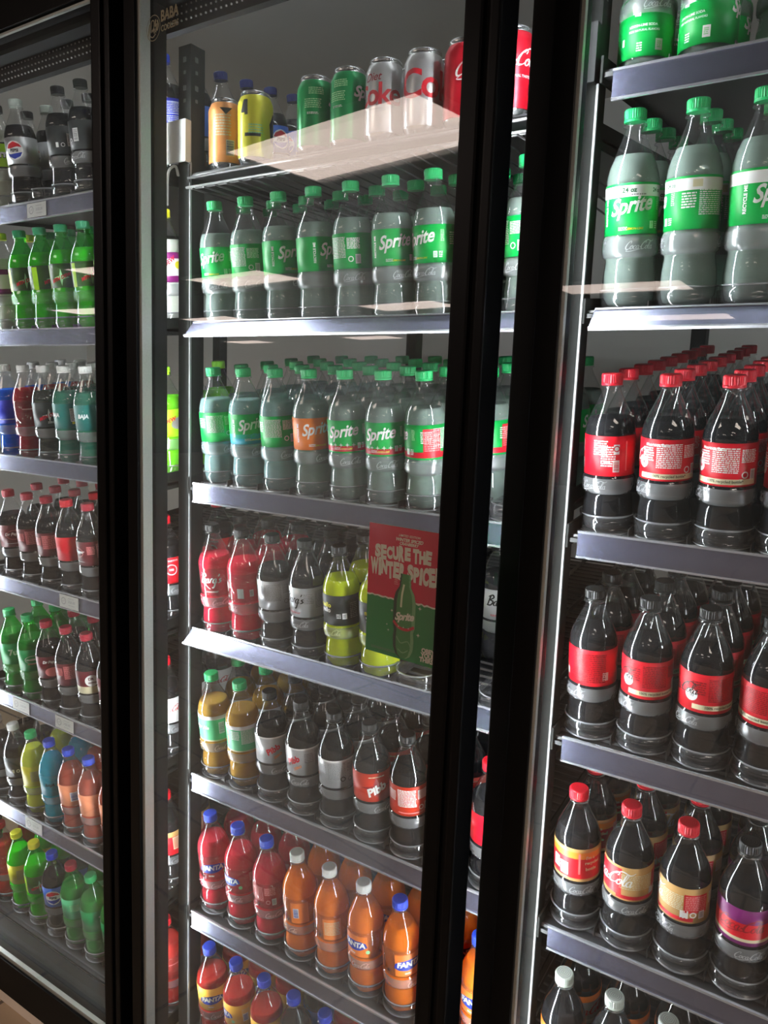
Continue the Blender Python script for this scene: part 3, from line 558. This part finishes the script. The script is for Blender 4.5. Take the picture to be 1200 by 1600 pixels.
# ------------------------------------------------------------------ building shell
PITCHX = .782
ZS = [.392, .105, -.206, -.517, -.829, -1.142, -1.455]     # shelf levels
FZ, CZ = -1.58, 1.10
DY0, DY1 = -.14, -.10        # doors' front and back planes
floorm = mat('floor_tile', (.30, .24, .17), .35, noise=.15, nscale=6)
def build_shell():
    mb = MB()
    nt = floorm.node_tree; b = nt.nodes['Principled BSDF']; bk = nt.nodes.new('ShaderNodeTexBrick'); tc = nt.nodes.new('ShaderNodeTexCoord')
    bk.inputs['Scale'].default_value = 1.; bk.inputs['Brick Width'].default_value = .6; bk.inputs['Row Height'].default_value = .3; bk.inputs['Mortar Size'].default_value = .006
    bk.inputs['Color1'].default_value = (.52, .40, .27, 1); bk.inputs['Color2'].default_value = (.44, .33, .22, 1); bk.inputs['Mortar'].default_value = (.12, .09, .07, 1)
    nt.links.new(tc.outputs['Object'], bk.inputs['Vector']); nt.links.new(bk.outputs['Color'], b.inputs['Base Color'])
    struct('floor', MB().box(-16, 6, -14, 1.75, FZ-.05, FZ, floorm))
    cm = mat('ceiling_tile', (.10, .09, .085), .8, noise=.1, nscale=3)
    struct('ceiling', MB().box(-16, 6, -14, -.12, CZ+.02, CZ+.06, cm))
    wm = mat('store_wall', (.06, .055, .05), .7, noise=.2, nscale=2)
    struct('wall_back', MB().box(-16, 6, -14.1, -14, FZ, CZ+.06, wm))
    struct('wall_left', MB().box(-16.1, -16, -14, 1.75, FZ, CZ+.06, wm))
    struct('wall_right', MB().box(6, 6.1, -14, 1.75, FZ, CZ+.06, wm))
    gm = mat('cooler_panel_grey', (.62, .63, .61), .55, noise=.06, nscale=5)
    struct('wall_cooler_rear', MB().box(-2.6, 3.2, 1.62, 1.7, FZ, 1.04, gm))
    struct('wall_cooler_left', MB().box(-2.66, -2.6, -.05, 1.7, FZ, 1.04, gm))
    struct('wall_cooler_right', MB().box(3.2, 3.26, -.05, 1.7, FZ, 1.04, gm))
    struct('wall_cooler_ceiling', MB().box(-2.66, 3.26, -.06, 1.7, 1.0, 1.06, gm))
    # plinth below the doors, sign band above them
    pm = mat('beige_plinth', (.88, .78, .66), .45, noise=.08, nscale=9)
    struct('baseboard_front', MB().box(-2.6, 3.2, -.10, .02, FZ, -1.492, pm))
    hm = mat('dark_fascia', (.010, .011, .013), .4)
    struct('trim_1', MB().box(-2.6, 3.2, -.14, -.06, .737, CZ+.02, hm))
    rm = mat('red_sign_band', (.35, .01, .02), .4)
    struct('trim_2', MB().box(-2.6, -.72, -.150, -.1401, .765, .93, rm))
build_shell()

# ceiling panels, 1.2 x 0.6 m troffers mirrored in the door glass, bar the unseen ones added on the right
CE = emis('ceiling_panel_light', (1., .80, .70), CEIL_POWER)
CFR = mat('panel_frame_white', (.5, .48, .45), .5)
PAN = [(-1.33, -1.96, 'light panel nearest the cooler doors, mirrored large in middle door'), (-5.12, -4.17, 'light panel further left along the coolers, mirrored above the second shelf'),
       (-1.12, -6.58, 'light panel deep in the store straight behind the camera'), (-1.15, -9.07, 'farthest light panel straight behind the camera'),
       (-5.0, -6.5, 'light panel in the second row left of the camera'), (-8.75, -9.8, 'light panel in the fifth row left of the camera'), (-12.45, -9.8, 'light panel far left at the rear of the store'),
       (-8.9, -6.5, 'light panel far left in the middle of the store')]
PAN += [(2.6, -1.96, 'added unseen fill panel nearest the coolers to the right of the camera'), (2.6, -4.2, 'added unseen fill panel right of the camera in the second row'), (2.6, -6.6, 'added unseen fill panel right of the camera in the third row')]  # never mirrored: added to brighten the plinth and door fronts
for x, y, l in PAN:
    t = thing('ceiling_light', 'rectangular '+l, 'ceiling light', (x, y, CZ), 'ceiling light panels mirrored in the glass')
    obj('diffuser', MB().box(-.585, .585, -.285, .285, -.004, .004, CE), t)
    fr = MB()
    for a in ((-.61, .61, -.31, -.285), (-.61, .61, .285, .31), (-.61, -.585, -.285, .285), (.585, .61, -.285, .285)): fr.box(*a, -.008, .02, CFR)
    obj('panel_frame', fr, t)

# ------------------------------------------------------------------ cooler front frame, LED strips, uprights
LEDM = emis('led_lens', (.93, .97, 1.), LED_POWER)
LEDH = mat('led_housing', (.5, .5, .5), .4, .3)
BAYN = ['left', 'middle', 'right']
GZ0, GZ1 = -1.40, .652
def build_front():
    t = thing('cooler_front_frame', 'black metal frame with mullions holding the glass cooler doors', 'cooler frame', (-.8, -.08, FZ+.09))
    def part(n, mb): o = obj(n, mb, t); o.matrix_parent_inverse = Matrix.Translation(t.location).inverted(); return o
    hd = MB().box(-2.55, 3.15, -.093, -.06, .64, .735, BLACKM)
    for k in range(3):
        for i in range(190): hd.box(-1.25+.012*i-.0012, -1.25+.012*i+.0012, -.0615-.0006*k, -.0600, .634-.012*k, .6365-.012*k, GLINT)  # pale specks stand for light caught in the gasket perforations
    hd.box(-2.55, 3.15, -.060, -.045, .598, .64, GASKET)
    part('header', hd)
    part('sill', MB().box(-2.55, 3.15, -.093, -.04, -1.492, -1.415, BLACKM))
    for k in range(-2, 4):
        c = -.062+PITCHX*k
        if -2 < c < 3: part('mullion', MB().box(c-.033, c+.033, -.093, -.06, -1.44, .66, BLACKM, bev=.002))
build_front()
for k, nm in ((-1, 'mullion left of the left cooler'), (0, 'mullion between left and middle coolers'), (1, 'mullion between middle and right coolers'), (2, 'mullion right of the right cooler')):
    c = -.069+PITCHX*k
    t = thing('led_strip_light', 'vertical white LED strip light behind the '+nm, 'light', (c, -.05, -.37), 'LED strip lights inside the coolers')
    obj('housing', MB().box(-.016, .016, -.0095, -.001, -.99, .90, LEDH), t)
    # lens: a low wedge whose two faces look into the bays on either side
    obj('lens', MB().prism([(-.011, -.001), (.011, -.001), (.010, .010), (-.010, .010)], -.985, .895, 'z', LEDM), t)
    obj('lens_shield', MB().box(-.0115, .0115, .0102, .0125, -.99, .90, LEDH), t)  # opaque shield added to keep the strip's light off the post front

for k, nm in ((-1, 'left'), (0, 'middle'), (1, 'right')):  # fills added out of view to brighten the rear wall and ceiling
    t = thing('fill_light', 'added unseen horizontal fill light high behind the header of the %s cooler' % nm, 'light', (.33+PITCHX*k, .0, .86), 'added fill lights inside the coolers')
    obj('housing', MB().box(-.34, .34, -.012, 0, -.012, .012, LEDH), t)
    obj('lens', MB().prism([(0, -.008), (.006, -.004), (.006, .006), (0, .008)], -.33, .33, 'x', emis('fill_lens', (.95, .97, 1.), FILL_POWER)), t)

def upright(c, y, label, top=.61):
    t = thing('shelf_upright', label, 'shelf post', (c, y, -1.5), 'slotted steel posts carrying the shelves')
    h = top+1.5
    s = MB().box(-.0165, .0165, 0, .035, 0, h, POST)
    for i in range(2):
        for j, dz in enumerate((0, .024)):
            z = h-.02-.05*i-dz
            if z < .05: break
            wd = .004-.001*j
            s.box(-wd, wd, -.0006, .0004, z-.009+.003*j, z, HOLE)
            s.box(.0163, .0171, .014-wd, .014+wd, z-.009+.003*j, z, HOLE)
    obj('post', s, t)
    return t
for k, nm in ((-1, 'left of the left cooler'), (0, 'between left and middle coolers'), (1, 'between middle and right coolers'), (2, 'at the right end')):
    c = -.0555+PITCHX*k
    t = upright(c, .006, 'slotted grey steel shelf post at front, '+nm)
    g = MB().box(.0166, .0196, -.004, .0, .05, 1.90, mat('pale_edge_strip', (.20, .21, .21), .35)); obj('edge_strip', g, t)
    upright(c, .86, 'slotted grey steel shelf post at rear, '+nm)
# bright bracket and latch on the post by the top shelf
for k, nm in ((0, 'left'), (1, 'right')):
    c = -.055+PITCHX*k
    t = thing('shelf_bracket', ('bright metal bracket clipped on the post at top left of the middle cooler' if k == 0 else 'black bracket clipped on the post at top left of the right cooler'), 'bracket', (c, -.004, .40), 'top shelf brackets')
    bm_ = BRACK if k == 0 else BLACKM
    obj('plate', MB().box(-.042, .016, -.004, 0, 0, .075, bm_).box(.013, .016, 0, .012, 0, .075, bm_), t)
    h = MB(); vs = stroke2d([(-.035, -.035), (-.030, -.012), (-.012, -.006), (-.004, -.025)], .004, 6)
    h.prism([(-.040, -.075), (-.034, -.075), (-.034, -.02), (-.040, -.02)], -.004, .0, 'y', BRACK)
    o = len(h.v); n = len(vs[0]); h.add([(x, -.004, z) for x, z in vs[0]]+[(x, -.001, z) for x, z in vs[0]], [f for f in vs[1]]+[tuple(n+i for i in reversed(f)) for f in vs[1]], BRACK)
    obj('hook', h, t)

# ------------------------------------------------------------------ glass doors
GL = [clear_mat('door_glass_left', (.93, .95, .94), .05, 1.2, (.80, .84, .82), .0, nscale=2.2, nlo=.02, nhi=.07),
      clear_mat('door_glass_middle', (.92, .94, .93), .08, 1.25, (.80, .83, .81), .0, nscale=2.5, nlo=.022, nhi=.12),
      clear_mat('door_glass_right', (.95, .97, .97), .02, 1.1, (.80, .86, .84), .0, nscale=4, nlo=.008, nhi=.03)]
GR = clear_mat('door_inner_glass', (.97, .98, .975), .004, .35, (.8, .85, .83), .0)
def door(k, th, label):
    W = .746; hx = -.046+PITCHX*(k-1)
    t = thing('cooler_door', label, 'glass door', (hx, DY0, 0)); t.rotation_euler = (0, 0, -th)
    L0, R0 = .031, .049            # stile widths
    fr = MB(); z0, z1 = -1.49, .735
    fr.box(0, L0, 0, .04, z0, z1, BLACK, bev=.0015)
    fr.box(L0, W-R0, 0, .04, .655, z1, BLACK, bev=.0015); fr.box(L0, W-R0, 0, .04, z0, -1.402, BLACK, bev=.0015)
    obj('door_frame', fr, t)
    hs = MB().box(W-R0, W-R0*.45, -.004, .04, z0, z1, BLACK, bev=.004); hs.box(W-R0*.45, W-R0*.30, .003, .038, z0, z1, BLACKM); hs.box(W-R0*.30, W, -.002, .04, z0, z1, BLACK, bev=.003)
    obj('handle_stile', hs, t)
    gk = MB()
    for a, b in ((.004, .012), (.016, .022)): gk.box(a, b, .04, .046, z0+.03, z1-.03, GASKET); gk.box(W-b, W-a, .04, .046, z0+.03, z1-.03, GASKET)
    obj('gasket', gk, t)
    s = MB(); e = .004
    s.box(L0, L0+(.0085 if k == 1 else .0045), .006, .026 if k == 1 else .014, -1.40, .652, SPACER); s.box(W-R0-e, W-R0, .006, .030, -1.40, .652, SPACER)
    s.box(L0, W-R0, .006, .012, .648, .652, SPACER); s.box(L0, W-R0, .006, .016, -1.402, -1.392, SPACER)
    obj('glass_spacer', s, t)
    g = MB(); g.add([(L0, .004, -1.40), (W-R0, .004, -1.40), (W-R0, .004, .652), (L0, .004, .652)], [(0, 1, 2, 3)], GL[k]); obj('outer_glass_pane', g, t)
    g = MB(); g.add([(L0, .032, -1.40), (W-R0, .032, -1.40), (W-R0, .032, .652), (L0, .032, .652)], [(0, 1, 2, 3)], GR); obj('inner_glass_pane', g, t)
    return t
TH = math.radians(4.8)
door(0, 0, 'closed black-framed glass cooler door on the left')
dm = door(1, TH, 'black-framed glass cooler door in the middle, standing slightly open')
door(2, 0, 'closed black-framed glass cooler door on the right')
def flat(mb, sh, cx, cz, m, y, slope=0.):
    mb.add([(cx+x, y, cz+z+slope*x) for x, z in sh[0]], sh[1], m)
# poster inside the middle door
def build_poster():
    t = thing('poster', 'red and green soda poster inside the middle glass door', 'poster', (0, 0, 0)); t.parent = None
    t.location = (dm.location.x, DY0, 0); t.rotation_euler = (0, 0, -TH)
    RD = mat('poster_red', (.72, .002, .05), .5); GN = mat('poster_green', (.002, .24, .05), .5); PP = mat('poster_paper', (.85, .78, .66), .5)
    x0, x1, z0, z1 = .550, .697, -.399, -.207; ys = .0365; zt = -.311
    b = MB().box(x0, x1, ys, ys+.0006, z0, z1, GN)
    n = 30; up = [(x0+(x1-x0)*i/n, zt+random.uniform(-.0012, .0012)) for i in range(n+1)]
    vs = [(x, ys-.0003, z) for x, z in up]+[(x, ys-.0003, z1) for x, z in up]
    b.add(vs, [(i, i+1, n+2+i, n+1+i) for i in range(n)], RD)
    vs = [(x, ys-.0004, z) for x, z in up]+[(x, ys-.0004, z-.0018-random.uniform(0, .0014)) for x, z in up]
    b.add(vs, [(n+1+i, n+2+i, i+1, i) for i in range(n)], PP)
    obj('sheet', b, t)
    l = MB(); y = ys-.0007
    flat(l, glyphs('LIMITED EDITION', .0048, .01, .3), .623, -.2185, PP, y); flat(l, glyphs('WINTER SPICED', .0066, .04, .3), .623, -.2245, PP, y); flat(l, glyphs('CRANBERRY', .0058, .04, .3), .623, -.2300, PP, y)
    def wob(txt, xa, xb, zc, h, seed):
        rr = random.Random(seed); adv = {'i': .5, ' ': .35, 'W': 1.35, 'N': 1.05}
        tot = sum(adv.get(c, 1) for c in txt); x = xa
        for c in txt:
            a = adv.get(c, 1)*(xb-xa)/tot
            if c != ' ':
                g = glyphs(c, 1, .07); wd = max(v[0] for v in g[0])*2; hh = max(v[1] for v in g[0])*2
                s = h*rr.uniform(.86, 1.12); g2 = sc2d(g, a*.98/max(wd, .01), s/hh); flat(l, rot2d(g2, rr.uniform(-.07, .07)), x+a/2, zc+rr.uniform(-.0018, .0018), PP, y)
            x += a
    obj('heading', l, t); l = MB()
    wob('SECURE THE', .562, .662, -.2455, .0215, 3); wob('WiNTER SPiCED', .555, .680, -.2700, .0245, 5)
    obj('headline', l, t); l = MB()
    for i, s_ in enumerate(('OBEY', 'YOUR', 'THIRST')): flat(l, glyphs(s_, .0088, .06), .6635, -.3765-.0068*i, PP, y)
    flat(l, sc2d(lines2d(.045, .004, 2, 3), 1, 1), .584, -.3905, mat('poster_small_print', (.10, .22, .10), .5), y)
    obj('slogan', l, t); l = MB()
    for (sx, sz, r) in ((.597, -.330, .0026), (.646, -.318, .0034), (.589, -.352, .0016), (.645, -.357, .0034), (.592, -.360, .002)): flat(l, star2d(r), sx, sz, PP, y)
    flat(l, sc2d(lines2d(.007, .009, 3, 2), 1, 1), .603, -.287, PPINK, y)
    obj('sparkles', l, t)
    p = MB(); bx, bz, H = .6195, -.396, .124
    prof = [(.0055, 0), (.0125, .004), (.0175, .014), (.0185, .028), (.0170, .040), (.0195, .046), (.0195, .083), (.0165, .095), (.0105, .104), (.0095, .108), (.0105, .110), (.0090, .112), (.0100, .116), (.0085, .118), (.0090, .123)]
    ol = [(r, z) for r, z in prof]+[(-r, z) for r, z in reversed(prof)]
    BG = mat('poster_bottle_green', (.05, .24, .06), .5); BG2 = mat('poster_bottle_dark', (.008, .035, .012), .5); BG3 = mat('poster_bottle_light', (.2, .42, .18), .5)
    y -= .0003
    vs = [(bx+s*r*1.0, y, bz+z) for r, z in prof for s in (-1, 1)]
    p.add(vs, [(2*i, 2*i+1, 2*i+3, 2*i+2) for i in range(len(prof)-1)], BG)
    vs = [(bx+q*r, y-.0002, bz+z) for r, z in prof for q in (-1, -.72)]; p.add(vs, [(2*i, 2*i+1, 2*i+3, 2*i+2) for i in range(len(prof)-1)], BG2)
    vs = [(bx+q*r, y-.0002, bz+z) for r, z in prof for q in (.70, 1)]; p.add(vs, [(2*i, 2*i+1, 2*i+3, 2*i+2) for i in range(len(prof)-1)], BG3)
    s = stroke2d([(-.002, .108), (-.005, .092), (-.006, .074)], .0032); flat(p, s, bx, bz, mat('poster_glint', (.75, .78, .5), .5), y-.0004)
    s = stroke2d([(-.0185, .052), (-.008, .044), (.006, .043), (.0185, .049)], .0042); flat(p, s, bx, bz, mat('poster_ribbon_red', (.65, .03, .05), .5), y-.0005)
    flat(p, glyphs('Sprite', .0155, .04, .3, .9), bx+.001, bz+.060, PP, y-.0006, .12)
    for q in (-.009, 0, .009): flat(p, star2d(.0018), bx+q, bz+.0455, PP, y-.0008)
    s = stroke2d([(-.012, .030), (-.004, .022), (.008, .026), (.014, .018)], .0015); flat(p, s, bx, bz, BG3, y-.0004)
    s = stroke2d([(-.009, .012), (.0, .008), (.009, .013)], .0015); flat(p, s, bx, bz, BG3, y-.0004)
    obj('bottle_picture', p, t)
build_poster()
def build_decal():
    t = thing('glass_decal', 'faded gold panda-like round emblem and BABA COOLERS lettering on glass', 'decal', (dm.location.x, DY0, 0)); t.rotation_euler = (0, 0, -TH)
    t['label'] = 'faded grey-gold round emblem with BABA COOLERS lettering on the middle glass door'
    m = mat('decal_gold', (.34, .32, .22), .6); e = MB(); y = .0034
    c = (.080, .562)
    flat(e, sc2d(disc2d(.0200, 30, .0188), .92, 1.), c[0], c[1], m, y)
    for st, wd in (([(-.013, -.004), (-.010, .008), (-.013, -.010)], .003), ([(-.006, -.006), (-.006, .009), (-.002, .012), (.002, .009), (.001, 0), (-.004, -.004)], .0018), ([(.006, .012), (.005, .002), (.009, .004), (.006, -.008)], .0028), ([(-.010, -.010), (-.002, -.014), (.006, -.010)], .0018), ([(.010, .010), (.013, .002), (.010, -.006)], .003), ([(-.002, -.006), (.003, -.002), (.002, -.009)], .002)):
        flat(e, stroke2d(st, wd), c[0], c[1], m, y)
    obj('emblem', e, t)
    l = MB(); flat(l, sc2d(glyphs('BABA', .0235, .03, 0, 1.0), .80, 1.), .1235, .575, m, y); flat(l, sc2d(glyphs('COOLERS', .0125, .03), .84, 1.05), .1235, .556, m, y); obj('lettering', l, t)
build_decal()

# ------------------------------------------------------------------ shelves
RISE = .14; TILT = math.atan(RISE)
ORD = ['top', 'second', 'third', 'fourth', 'fifth', 'sixth', 'seventh']
def stop_mesh():
    mb = MB()
    mb.arc(.0375, .0392, .0, .026, -PI, 0, 22, CLEARP)
    mb.arc(.0372, .0398, .0250, .0275, -PI, 0, 22, CLEARR)
    mb.arc(.0372, .0402, .0, .0025, -PI, 0, 22, CLEARR)
    mb.box(-.0392, -.0375, 0, .05, 0, .020, CLEARP); mb.box(.0375, .0392, 0, .05, 0, .020, CLEARP)
    return mb.mesh('lane_stop')
STOP = stop_mesh()
def rail_mesh(x0, x1, top, tilt, hgt=.037):
    """price rail hanging from the shelf's front edge, top edge at local (y=0, z=top)"""
    mb = MB(); c, s = math.cos(tilt), math.sin(tilt)
    def P(a, b): return (-s*a-c*b, top-c*a+s*b)      # a along the face downwards, b outwards
    mb.prism([P(0, 0), P(.0, .002), P(hgt, .002), P(hgt, 0)], x0, x1, 'x', RAIL)
    mb.prism([P(-.0012, -.001), P(-.0012, .0035), P(.002, .0035), P(.002, -.001)], x0, x1, 'x', RAILEDGE)
    mb.prism([P(hgt-.0018, -.001), P(hgt-.0018, .0035), P(hgt+.0012, .0035), P(hgt+.0012, -.001)], x0, x1, 'x', RAILEDGE)
    return mb, P
def shelf(bay, lv, lanes, zsh, rail_top, rtilt, wire=False, tags=()):
    x0, x1 = min(lanes)-.040, max(lanes)+.040; zd = zsh-.0055
    if bay == 2: x1 += .0
    t = thing('gravity_shelf', '%s shelf of the %s cooler, %s' % (ORD[lv], BAYN[bay], 'black wire rack' if wire else 'sloping dark rack with metal price rail'), 'shelf', (0, 0, zd))
    D = .84; fl = MB()
    fl.prism([(.004, -.012), (D, RISE*D-.026), (D, RISE*D-.022), (.004, -.006)], x0, x1, 'x', TRAY)
    for i in range(34):      # rollers across the lanes
        y = .012+i*.0245; z = RISE*y-.006
        fl.prism([(y-.004, z), (y-.002, z+.0035), (y+.002, z+.0035), (y+.004, z)], x0+.002, x1-.002, 'x', ROLL)
    obj('roller_deck', fl, t)
    for xx in (x0, x1-.003): obj('side_bracket', MB().prism([(.0, -.020), (D, RISE*D-.046), (D, RISE*D+.010), (.0, .014)], xx, xx+.003, 'x', POST), t)
    for i in range(len(lanes)-1):
        xm = (lanes[i]+lanes[i+1])/2; obj('lane_divider', MB().prism([(.03, -.002), (D, RISE*D-.004), (D, RISE*D+.006), (.03, .012)], xm-.0008, xm+.0008, 'x', WIRE), t)
    if wire:
        fw = MB()
        for (yy, zz) in ((-.004, -.030), (.0, -.012), (.004, -.030)): fw.prism([(yy+.0025*math.cos(a*PI/3), zz+.0025*math.sin(a*PI/3)) for a in range(6)], x0, x1, 'x', WIRE, smooth=True)
        for i in range(24):
            xx = x0+(x1-x0)*(i+.5)/24; fw.box(xx-.0012, xx+.0012, -.004, .5, -.034, -.031, WIRE)
        obj('front_wires', fw, t)
    else:
        mb, P = rail_mesh(x0+.018, x1-.005, rail_top-zd, rtilt); ro = obj('price_rail', mb, t)
        for xt in tags:
            g = MB(); m = mat('tag_paper', (.50, .50, .46), .5); a0, a1 = .0035, .034
            q = [P(a0, .0032), P(a1, .0032)]
            g.add([(xt-.036, *q[1]), (xt+.036, *q[1]), (xt+.036, *q[0]), (xt-.036, *q[0])], [(0, 1, 2, 3)], m)
            def onface(sh, cx, ca, mm):
                g.add([(cx+x, *P(ca-z, .0036)) for x, z in sh[0]], sh[1], mm)
            onface(disc2d(.009, 18, .0065), xt-.020, .018, PGREY); onface(rot2d(lines2d(.010, .004, 2, 4), .4), xt-.020, .018, PGREY)
            onface(sc2d(glyphs('3/$5.00', .0085, .02), 1, 1), xt+.010, .018, PGREY); onface(lines2d(.022, .003, 1, 4), xt+.008, .010, PGREY); onface(lines2d(.022, .003, 1, 9), xt+.010, .026, PGREY)
            obj('price_tag', g, ro)
    return t

COUNT = {}
NUM = ['first', 'second', 'third', 'fourth', 'fifth', 'sixth', 'seventh', 'eighth', 'ninth']
ROWN = ['front row', 'second row', 'third row', 'fourth row', 'fifth row', 'sixth row', 'seventh row', 'eighth row', 'ninth row']
BASEY = .060
def facing(x, y): return math.atan2(CAMP.x-x, -(CAMP.y-y))    # turn that points a label's front at the viewer
def stock(bay, lv, items, zsh, rows, tilt=TILT, stops=True, sh=None):
    """items: (x, kind or None, turn in degrees, extra rows of [kind] behind, first row index)"""
    cnt = {}
    for n, it in enumerate(items):
        x, kind, turn = it[:3]; rw = it[3] if len(it) > 3 else rows; r0 = it[4] if len(it) > 4 else 0; kb = it[5] if len(it) > 5 else kind
        if stops and sh is not None:
            s = link('lane_stop', STOP, sh); s.location = (x, BASEY, .0062); s.rotation_euler = (TILT, 0, 0)
        if kind is None and kb is None: continue
        for r in range(r0, rw):
            kk = kind if (r == r0 and kind) else kb
            if kk is None: continue
            y = BASEY+.0785*r; z = zsh+RISE*(y-BASEY)+.001
            rn = ROWN[r]; n = cnt.get(r, 0); cnt[r] = n+1
            iscan = kk in CANK
            look = CANK[kk][1] if iscan else KINDS[kk][4]
            lab = ('%s, %s from left, %s, %s shelf, %s cooler' % (look, NUM[n], rn, ORD[lv], BAYN[bay]))
            grp = '%s on the %s shelf of the %s cooler' % ('cans' if iscan else 'bottles', ORD[lv], BAYN[bay])
            rz = facing(x, y)+math.radians(turn if r == r0 else turn+random.uniform(-50, 50))
            (can if iscan else bottle)(kk, x, y, z, rz, tilt, lab, grp)
LX = [-.163-.08*k for k in range(8, -1, -1)]; LX[-1] = -.145     # left bay lanes, left to right
LY = [x-.013 for x in LX[:-1]]+[LX[-1]]
CX = [.08*k for k in range(9)]
RX = [PITCHX+.006+.08*k for k in range(5)]
def it(xs, spec, rows=None):
    out = []
    for x, s in zip(xs, spec):
        if s is None: out.append((x, None, 0)); continue
        if isinstance(s, str): s = (s, 0)
        out.append((x, *s))
    return out
Z = ZS
# middle cooler
s = shelf(1, 0, CX, .388, 0, 0, wire=True)
AX = [.0, .076, .150, .218, .291, .364, .438, .512, .592]
stock(1, 0, it(AX, [('ocan', 0, 1), ('ycan', 0, 1), None, ('gcan', -10, 2), ('gcan', -40, 2), ('diet', -32, 2), ('dieto', -8, 2), ('ccan', 46, 2), ('ccan', 8, 2)]), .389, 1, tilt=.02, stops=False)
s = shelf(1, 1, CX, Z[1], .103, .72)
stock(1, 1, it(CX, [('spr', -30), ('spr', 170), ('spr', 34), ('spr', 56), ('spr', 160), ('spr', 8), ('spr', -46), ('spr', 20), ('spr', 130)]), Z[1], 3, sh=s)
s = shelf(1, 2, CX, Z[2], -.208, 0)
stock(1, 2, it(CX, [('cloud', 200), ('chill', 16), ('cloud', 190), ('sorg', 16), ('win', -14), ('win', -16), ('win', -100), ('win', -60, 5, 1), ('spr', 60, 5, 2)]), Z[2], 5, sh=s)
s = shelf(1, 3, CX, Z[3], -.507, .80)
stock(1, 3, it(CX, [('barr', -10), ('barr', -78), ('bars', -110), ('bars', -50), ('mel', -55), ('mel', -20), (None, 0, 3, 0, None), ('bars', 0, 3, 2), ('bars', 0, 3, 2)]), Z[3], 3, sh=s)
s = shelf(1, 4, CX, Z[4], -.822, 0)
stock(1, 4, it(CX, [('ging', 0), ('ging', -120), ('pibs', 0), ('pibs', -36), ('pibs', -100), ('pib', 14), ('pib', -125), ('pib', 0), ('rred', 30)]), Z[4], 3, sh=s)
s = shelf(1, 5, CX, Z[5], -1.138, 0)
stock(1, 5, it(CX, [('fred', -8), ('fred', -50), ('fred', 170), ('forw', 118), ('forw', -120), ('forw', -38), ('forb', 26), ('forb', 10), ('forb', -20)]), Z[5], 2, sh=s)
s = shelf(1, 6, CX, Z[6], -1.452, 0)
stock(1, 6, it(CX, [('fpun', -6), ('fpun', -70), ('fpun', 60), ('pep', 60), ('fpun', 20), ('fpun', 0), ('fpun', 0)]), Z[6], 2, sh=s)
# right cooler
s = shelf(2, 0, RX, .425, .412, 0)
stock(2, 0, it(RX, [('gslk', 0, 2), ('gslk', -30, 2), ('spr', 20, 3, 1), ('wcan', 0, 2), ('wcan', 0, 2)]), .425, 2, tilt=.03, stops=False)
s = shelf(2, 1, RX, Z[1]+.006, .103, .72)
stock(2, 1, it([x+.004 for x in RX], [('spr24', 0), ('spr24', -110), ('spr24', 36), ('spr24', 0), ('spr24', 0)]), Z[1]+.008, 4, sh=s)
s = shelf(2, 2, RX, Z[2], -.206, 0)
stock(2, 2, it(RX, [('coke', 128), ('coke100' if 0 else 'coke1', -84), ('coke1', -96), ('coke', -110), ('coke1', -80)]), Z[2], 9, sh=s)
s = shelf(2, 3, RX, Z[3], -.517, 0)
stock(2, 3, it(RX, [('zero', 118), ('zero', -72), ('zero', -56), ('zero', -120), ('zero', -90)]), Z[3], 4, sh=s)
s = shelf(2, 4, RX, Z[4], -.827, 0)
stock(2, 4, it(RX, [('iam', -4), ('tan', 0), ('tan', -62), ('purp', 0), ('purp', 30)]), Z[4], 3, sh=s)
s = shelf(2, 5, RX, Z[5], -1.138, 0)
stock(2, 5, it(RX, [('dietw', 30), ('dietw', 0), ('dietw', -40), ('dietw', 0), ('dietw', 10)]), Z[5], 2, sh=s)
s = shelf(2, 6, RX, Z[6], -1.452, 0)
# left cooler
s = shelf(0, 0, LX, .392, .378, 0, tags=(-.52,))
stock(0, 0, it(LX, [None, ('sta', -10, 2), ('pepz', 0, 3), ('sta', 120, 2, 1), ('dbar', 0, 3), ('dbar', -60, 3), ('dbar', 0, 1), ('dbar', 20, 1), ('nvb', 0, 6, 0, 'nav')]), .394, 2, sh=s)
s = shelf(0, 1, LX, Z[1], .100, 0)
stock(0, 1, it(LX, [None, ('dpurp', 90), ('dew', 0), ('dew', 30), ('dew', -20), ('dew', 10), ('dew', 0, 1), ('dew', 40, 1), ('dpurp', 0)]), Z[1], 2, sh=s)
s = shelf(0, 2, LX, Z[2], -.199, 0)
stock(0, 2, it(LX, [None, ('blu', 0), ('voo', 0), ('dewz', 0), ('baja', -60), ('baja', -30), ('baja', 0, 1), ('baja', 40, 1), ('dlime', 0)]), Z[2], 3, sh=s)
s = shelf(0, 3, LX, Z[3], -.507, 0, tags=(-.432,))
stock(0, 3, it(LX, [None, ('drp', 0), ('drp', -110), ('drp', -120), ('rred', -120), ('drp', -70), ('drp', 0, 1), ('drp', 40, 1), ('rred', 10)]), Z[3], 3, sh=s)
s = shelf(0, 4, LY, Z[4], -.814, 0, tags=(-.64, -.46))
stock(0, 4, it(LY, [None, ('sev', 0), ('gal', 0), ('drpx', 0), ('drp', -110), ('drpc', 0), ('drp', 0, 1), ('drp', 40, 1), ('wred', 10)]), Z[4], 3, sh=s)
s = shelf(0, 5, LY, Z[5], -1.128, 0, tags=(-.60,))
stock(0, 5, it(LY, [('dwht', 60), ('dwht', 0), ('lem', 0), ('aqu', 0), ('cor', 0), ('cor', 40), ('cor', 0, 1), ('cor', 40, 1), ('rtan', 10)]), Z[5], 2, sh=s)
s = shelf(0, 6, LY, Z[6], 0, 0, wire=True)
stock(0, 6, it(LY, [('redl', 60), ('ylw', 0), ('grn', 0), ('pep', -20), ('grr', 0), ('sev', 40), ('sev', 0, 1), ('sev', 40, 1), ('redl', 10)]), Z[6]+.004, 2, sh=s)
print('bottles', NB)
